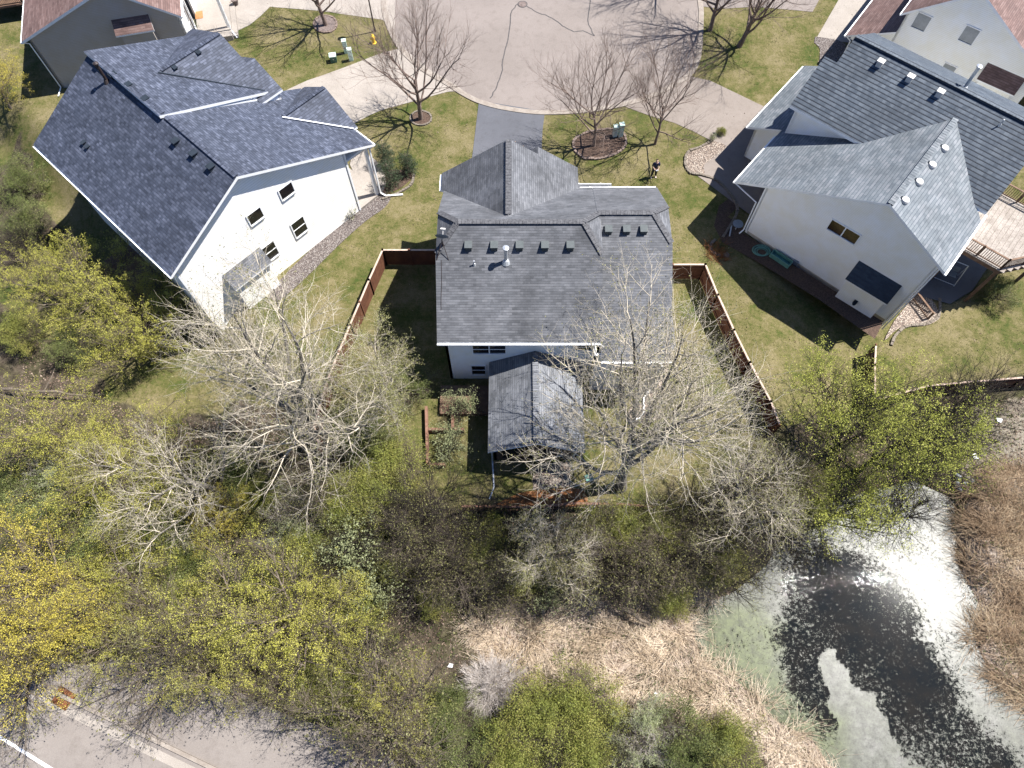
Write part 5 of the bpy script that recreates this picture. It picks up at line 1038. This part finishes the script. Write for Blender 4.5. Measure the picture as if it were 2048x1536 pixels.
spruce(1,772,328,1.9,'bluish small spruce, uppermost of the three beside the left house'); spruce(2,782,370,2.1,'small spruce lowest of the three beside the left house'); spruce(3,816,345,1.8,'small spruce farthest right of the three beside the left house')
for L in ([(600,168),(625,210)],[(660,146),(700,190)],[(716,124),(765,222)],[(768,104),(850,200)],[(640,153),(790,112)]):
    ribbon('drive_joint',[pt(*q)[:2] for q in L],.04,Z0+.012,'tar' if 0 else 'curb',.003,'saw-cut joint in the left driveway',kind='structure')
# plants at the foot of the left house wall
def stems(name,P,label=None,kind='stuff',mats=('reed',),n=1000,L=1.,r=.006,K=4,up=.5,clump=None,seed=0,leafn=0,leafs=.03,flow=None,taper=.4,lm=None,parent=None):
    rs=np.random.RandomState(seed); P=np.asarray(P); n=len(P); d=rs.randn(n,3); d[:,2]=np.abs(d[:,2])*.3+up
    if flow is not None: d[:,:2]+=flow
    d=unit(d); ln=L*(.5+rs.rand(n)); pts=[P]; p=P
    for k in range(K-1): d=unit(d+rs.randn(n,3)*.15+np.array([0,0,-.25*(up<.6)])); p=p+d*(ln/(K-1))[:,None]; pts.append(p)
    Q=np.stack(pts,1); Q[:,1:,2]=np.maximum(Q[:,1:,2],P[:,None,2]+.02); Rr=(r*(.6+.8*rs.rand(n)))[:,None]*np.linspace(1,taper,K)
    parts=[(*tubes(Q,Rr,3),0)]
    if leafn: parts.append((*leaves(rs,Q,leafn,leafs,.05),1))
    V,F,m=cat(parts); o=npmesh(name,V,F,list(mats),m,parent)
    if label: tag(o,label,kind=kind)
    return o
def scatter(poly,n,seed,excl=()):
    rs=np.random.RandomState(seed); P=np.array(poly); lo=P.min(0);hi=P.max(0); X=lo[0]+rs.rand(n)*(hi[0]-lo[0]);Y=lo[1]+rs.rand(n)*(hi[1]-lo[1]); m=inpoly(X,Y,poly)
    for e in excl: m&=~inpoly(X,Y,e)
    X=X[m];Y=Y[m]; return np.stack([X,Y,hgt(X,Y)],1)
def clumped(P,seed,scale=.8,keep=.5):
    rs=np.random.RandomState(seed); a=np.sin(P[:,0]*scale*2+np.sin(P[:,1]*scale*3)*1.5)+np.sin(P[:,1]*scale*2.3+np.cos(P[:,0]*scale*1.7)*1.6); a=(a+2)/4
    return P[rs.rand(len(P))<np.clip((a-keep*.5)*2.2,.06,1)]
VIEW=[(-28,-5),(30,-5),(42,30),(-42,30)]
def clipy(poly,y0=-4.5,x0=-34,x1=36): return [(min(max(a,x0),x1),max(b,y0)) for a,b in poly]
ST1=clipy(STRAW); ST2=clipy(STRAW2)
TR=[pt(*q,zr)[:2] for q in [(-80,1260),(60,1325),(180,1335),(330,1305),(450,1375),(600,1445),(720,1475),(850,1700),(-200,1800),(-400,1260)]]
WOODS=clipy([(-32,16)]+[tuple(q) for q in wp([(60,670),(210,790),(300,860),(520,820),(640,860),(700,940),(780,1010),(925,1020),(1150,1020),(1400,1020),(1540,890),(1700,850),(1860,800),(2100,790)])]+[(36,20),(36,-4.5),(-32,-4.5)])
P=clumped(scatter(ST1,52000,1,[PW]),1,.9,.6); ang=np.sin(P[:,0]*.7)*2+np.cos(P[:,1]*.9)*2
stems('dry_reeds',P,'matted pale dry reeds in the marsh at the bottom centre',mats=['reed'],L=1.15,r=.013,up=.35,seed=1,flow=np.stack([np.cos(ang),np.sin(ang)],1)*1.1)
P=clumped(scatter(ST2,52000,2,[PW]),2,.9,.4); ang=np.sin(P[:,0]*.6)*1.2+np.cos(P[:,1]*.5)+2.5
stems('brown_reeds',P,'brown dry reeds on the right bank of the pond',mats=['reedb'],L=1.15,r=.012,up=.4,seed=2,flow=np.stack([np.cos(ang),np.sin(ang)],1)*.9)
P=clumped(scatter(WOODS,42000,3,[PW,TR]),3,.5,.5); stems('undergrowth',P,'tangle of thin brown stems on the woodland floor',mats=['barkB','scrub'],L=.8,r=.006,up=.6,seed=3,leafn=2,leafs=.035)
P=clumped(scatter(WOODS,30000,4,[PW,TR]),7,.35,.9); stems('green_ground_plants',P,'low green plants on the woodland floor',mats=['scrub','scrub'],L=.3,r=.004,up=.8,seed=4,K=3,leafn=5,leafs=.045)
rs=np.random.RandomState(8); P=scatter(WOODS,90000,8,[PW,TR]); P[:,2]+=.02; V,F=leaves(rs,np.stack([P,P+.001],1),1,.06,.02,0,3,.7); o=npmesh('leaf_litter',V,F,['litter']); tag(o,'dead leaves scattered over the woodland floor',kind='stuff')
q=gp(697,435); o=empty('climbing_plant',q,0,'leafless climbing plant at the foot of the bright wall of the left house','plant')
rs=np.random.RandomState(3); stems('stems',np.array([[rs.uniform(-.4,.4),rs.uniform(-.2,.2),0] for _ in range(70)]),mats=['barkK','lfGy'],L=1.1,r=.012,up=1.5,seed=5,leafn=2,leafs=.05,parent=o)
q=gp(412,88); o=empty('ornamental_grass',q,0,'tan ornamental grass by the far left porch','plant'); stems('blades',np.array([[rs.uniform(-.9,.9),rs.uniform(-.6,.6),0] for _ in range(500)]),mats=['reed'],L=.7,r=.012,up=1.2,seed=6,parent=o)
q=gp(1432,505); o=empty('dry_perennial',(q[0],q[1],q[2]),0,'dry brown perennial between the stone edgings by the right house','plant'); stems('stems',np.array([[rs.uniform(-.7,.7),rs.uniform(-.8,.8),0] for _ in range(260)]),mats=['mulchr'],L=.6,r=.01,up=1.1,seed=7,parent=o)

HARD=[CUL+[pt(1380,-500)[:2],pt(800,-500)[:2]]]+[[tuple(v.co[:2]) for v in bpy.data.objects[n].data.vertices] for n in ('right_driveway','driveway','left_driveway','far_left_driveway','far_driveway','rock_strip','gravel_pad','mulch')]
LW=[(max(-44,min(44,a)),min(b,56)) for a,b in LAWN]
P=clumped(scatter(LW,150000,21,HARD),5,.9,.5); stems('grass',P,'coarse spring grass over the lawns',mats=['lawnb'],L=.1,r=.011,up=.5,seed=21,K=2,taper=.3)
rs=np.random.RandomState(28); P=clumped(scatter(LW,16000,28,HARD[:1]),9,.3,.9); P[:,2]+=.03; V,F=leaves(rs,np.stack([P,P+.001],1),1,.045,.02,0,3,.7); o=npmesh('lawn_litter',V,F,['litter']); tag(o,'fallen leaves and winter debris scattered over the lawns',kind='stuff')

# ------------------------------------------------------------------ the person
pl_=gp(1306,354); pr=empty('person',pl_,R(188),'person in navy shirt and dark trousers standing on the lawn holding a controller','person')
def skin(name,verts,edges,mat,parent,sub=2):
    me=bpy.data.meshes.new(name); me.from_pydata([v[:3] for v in verts],edges,[]); me.materials.append(M[mat]); o=bpy.data.objects.new(name,me); C.objects.link(o); o.parent=parent
    sm=o.modifiers.new('skin','SKIN'); me.skin_vertices[0] if me.skin_vertices else None
    if not me.skin_vertices: 
        bm_=None
    for i,v in enumerate(verts):
        sv=me.skin_vertices[0].data[i]; sv.radius=(v[3],v[4] if len(v)>4 else v[3]); sv.use_root=(i==0)
    sm.use_smooth_shade=True; ss=o.modifiers.new('subsurf','SUBSURF'); ss.levels=sub; ss.render_levels=sub; return o
def ensure(me): pass
def skin_obj(name,verts,edges,mat,parent,sub=2):
    me=bpy.data.meshes.new(name); me.from_pydata([v[:3] for v in verts],edges,[]); me.materials.append(M[mat]); o=bpy.data.objects.new(name,me); C.objects.link(o); o.parent=parent
    import bmesh
    bm=bmesh.new(); bm.from_mesh(me); ly=bm.verts.layers.skin.verify(); bm.verts.ensure_lookup_table()
    for i,v in enumerate(verts): bm.verts[i][ly].radius=(v[3],v[4] if len(v)>4 else v[3]); bm.verts[i][ly].use_root=(i==0)
    bm.to_mesh(me); bm.free(); sm=o.modifiers.new('skin','SKIN'); sm.use_smooth_shade=True; ss=o.modifiers.new('subsurf','SUBSURF'); ss.levels=sub; ss.render_levels=sub; return o
# faces -Y in local space turned towards the camera; y<0 is forward... local +y forward
bv=[(0,0,.95,.14,.11),(0,0,1.15,.13,.1),(0,.01,1.35,.16,.11),(0,0,1.5,.06,.06),(0,.01,1.58,.075,.085),(0,.02,1.66,.085,.1),(0,.0,1.74,.06,.07)]
be=[(0,1),(1,2),(2,3),(3,4),(4,5),(5,6)]
for s in (-1,1):
    i=len(bv); bv+=[(s*.19,0,1.42,.055),(s*.25,.03,1.16,.045),(s*.13,.26,1.08,.035),(s*.07,.31,1.08,.03,.02)]; be+=[(2,i),(i,i+1),(i+1,i+2),(i+2,i+3)]
    j=len(bv)
    for f,(dx,l) in enumerate(((-.03,.06),(-.012,.075),(.008,.07),(.026,.055))):
        k=len(bv); bv+=[(s*.06+dx,.345,1.085,.009),(s*(.055)+dx*.9,.345+l*.5,1.07,.008),(s*.04+dx*.8,.34+l*.6,1.045,.007)]; be+=[(i+3,k),(k,k+1),(k+1,k+2)]
    k=len(bv); bv+=[(s*.03,.3,1.11,.01),(s*.015,.33,1.125,.009)]; be+=[(i+3,k),(k,k+1)]
    i=len(bv); bv+=[(s*.1,0,.88,.095),(s*.13,.02,.48,.06),(s*.16,-.01,.09,.04),(s*.17,.1,.04,.04,.03)]; be+=[(0,i),(i,i+1),(i+1,i+2),(i+2,i+3)]
body=skin_obj('body',bv,be,'skin',pr)
sv=[(0,0,.92,.165,.13),(0,0,1.15,.15,.12),(0,.01,1.35,.185,.13),(0,0,1.45,.1,.09)]; se=[(0,1),(1,2),(2,3)]
for s in (-1,1): i=len(sv); sv+=[(s*.2,0,1.42,.075),(s*.26,.03,1.18,.065)]; se+=[(2,i),(i,i+1)]
skin_obj('shirt',sv,se,'navy',pr)
tv=[(0,0,.95,.15,.12)]; te=[]
for s in (-1,1): i=len(tv); tv+=[(s*.1,0,.86,.115),(s*.13,.02,.48,.085),(s*.16,-.01,.12,.065)]; te+=[(0,i),(i,i+1),(i+1,i+2)]
skin_obj('trousers',tv,te,'navy2',pr)
for s in (-1,1): skin_obj('shoe',[(s*.16,-.04,.045,.055,.045),(s*.165,.06,.045,.055,.045),(s*.17,.17,.04,.05,.035)],[(0,1),(1,2)],'shoe',pr)
skin_obj('hair',[(0,-.035,1.66,.085,.085),(0,-.02,1.75,.085,.085),(0,.03,1.79,.05,.06)],[(0,1),(1,2)],'hair',pr)
fc=MB(); fc.lathe((.033,.115,1.66),[(.004,-.008),(.011,0),(.004,.008)],8).lathe((-.033,.115,1.66),[(.004,-.008),(.011,0),(.004,.008)],8); fc.build('eyes','hair',pr)
skin_obj('nose',[(0,.115,1.655,.01),(0,.135,1.625,.014)],[(0,1)],'skin',pr,1)
mo=MB(); mo.box((-.025,.108,1.585),(.025,.122,1.595)); mo.build('mouth','pink',pr)
for s in (-1,1): skin_obj('ear',[(s*.088,.01,1.67,.012,.02),(s*.09,.0,1.63,.01,.015)],[(0,1)],'skin',pr,1)
ct=empty('remote_controller',(pl_[0],pl_[1],0),R(188),'small grey remote controller held in the hands of the standing person','controller'); ct.location=(pl_[0],pl_[1],pl_[2]+1.09); MB().box((-.09,.34,-.0),(.09,.44,.035)).tube([(-.05,.36,.03),(-.05,.36,.06)],.01,6).tube([(.05,.36,.03),(.05,.36,.06)],.01,6).build('body','ctrl',ct)
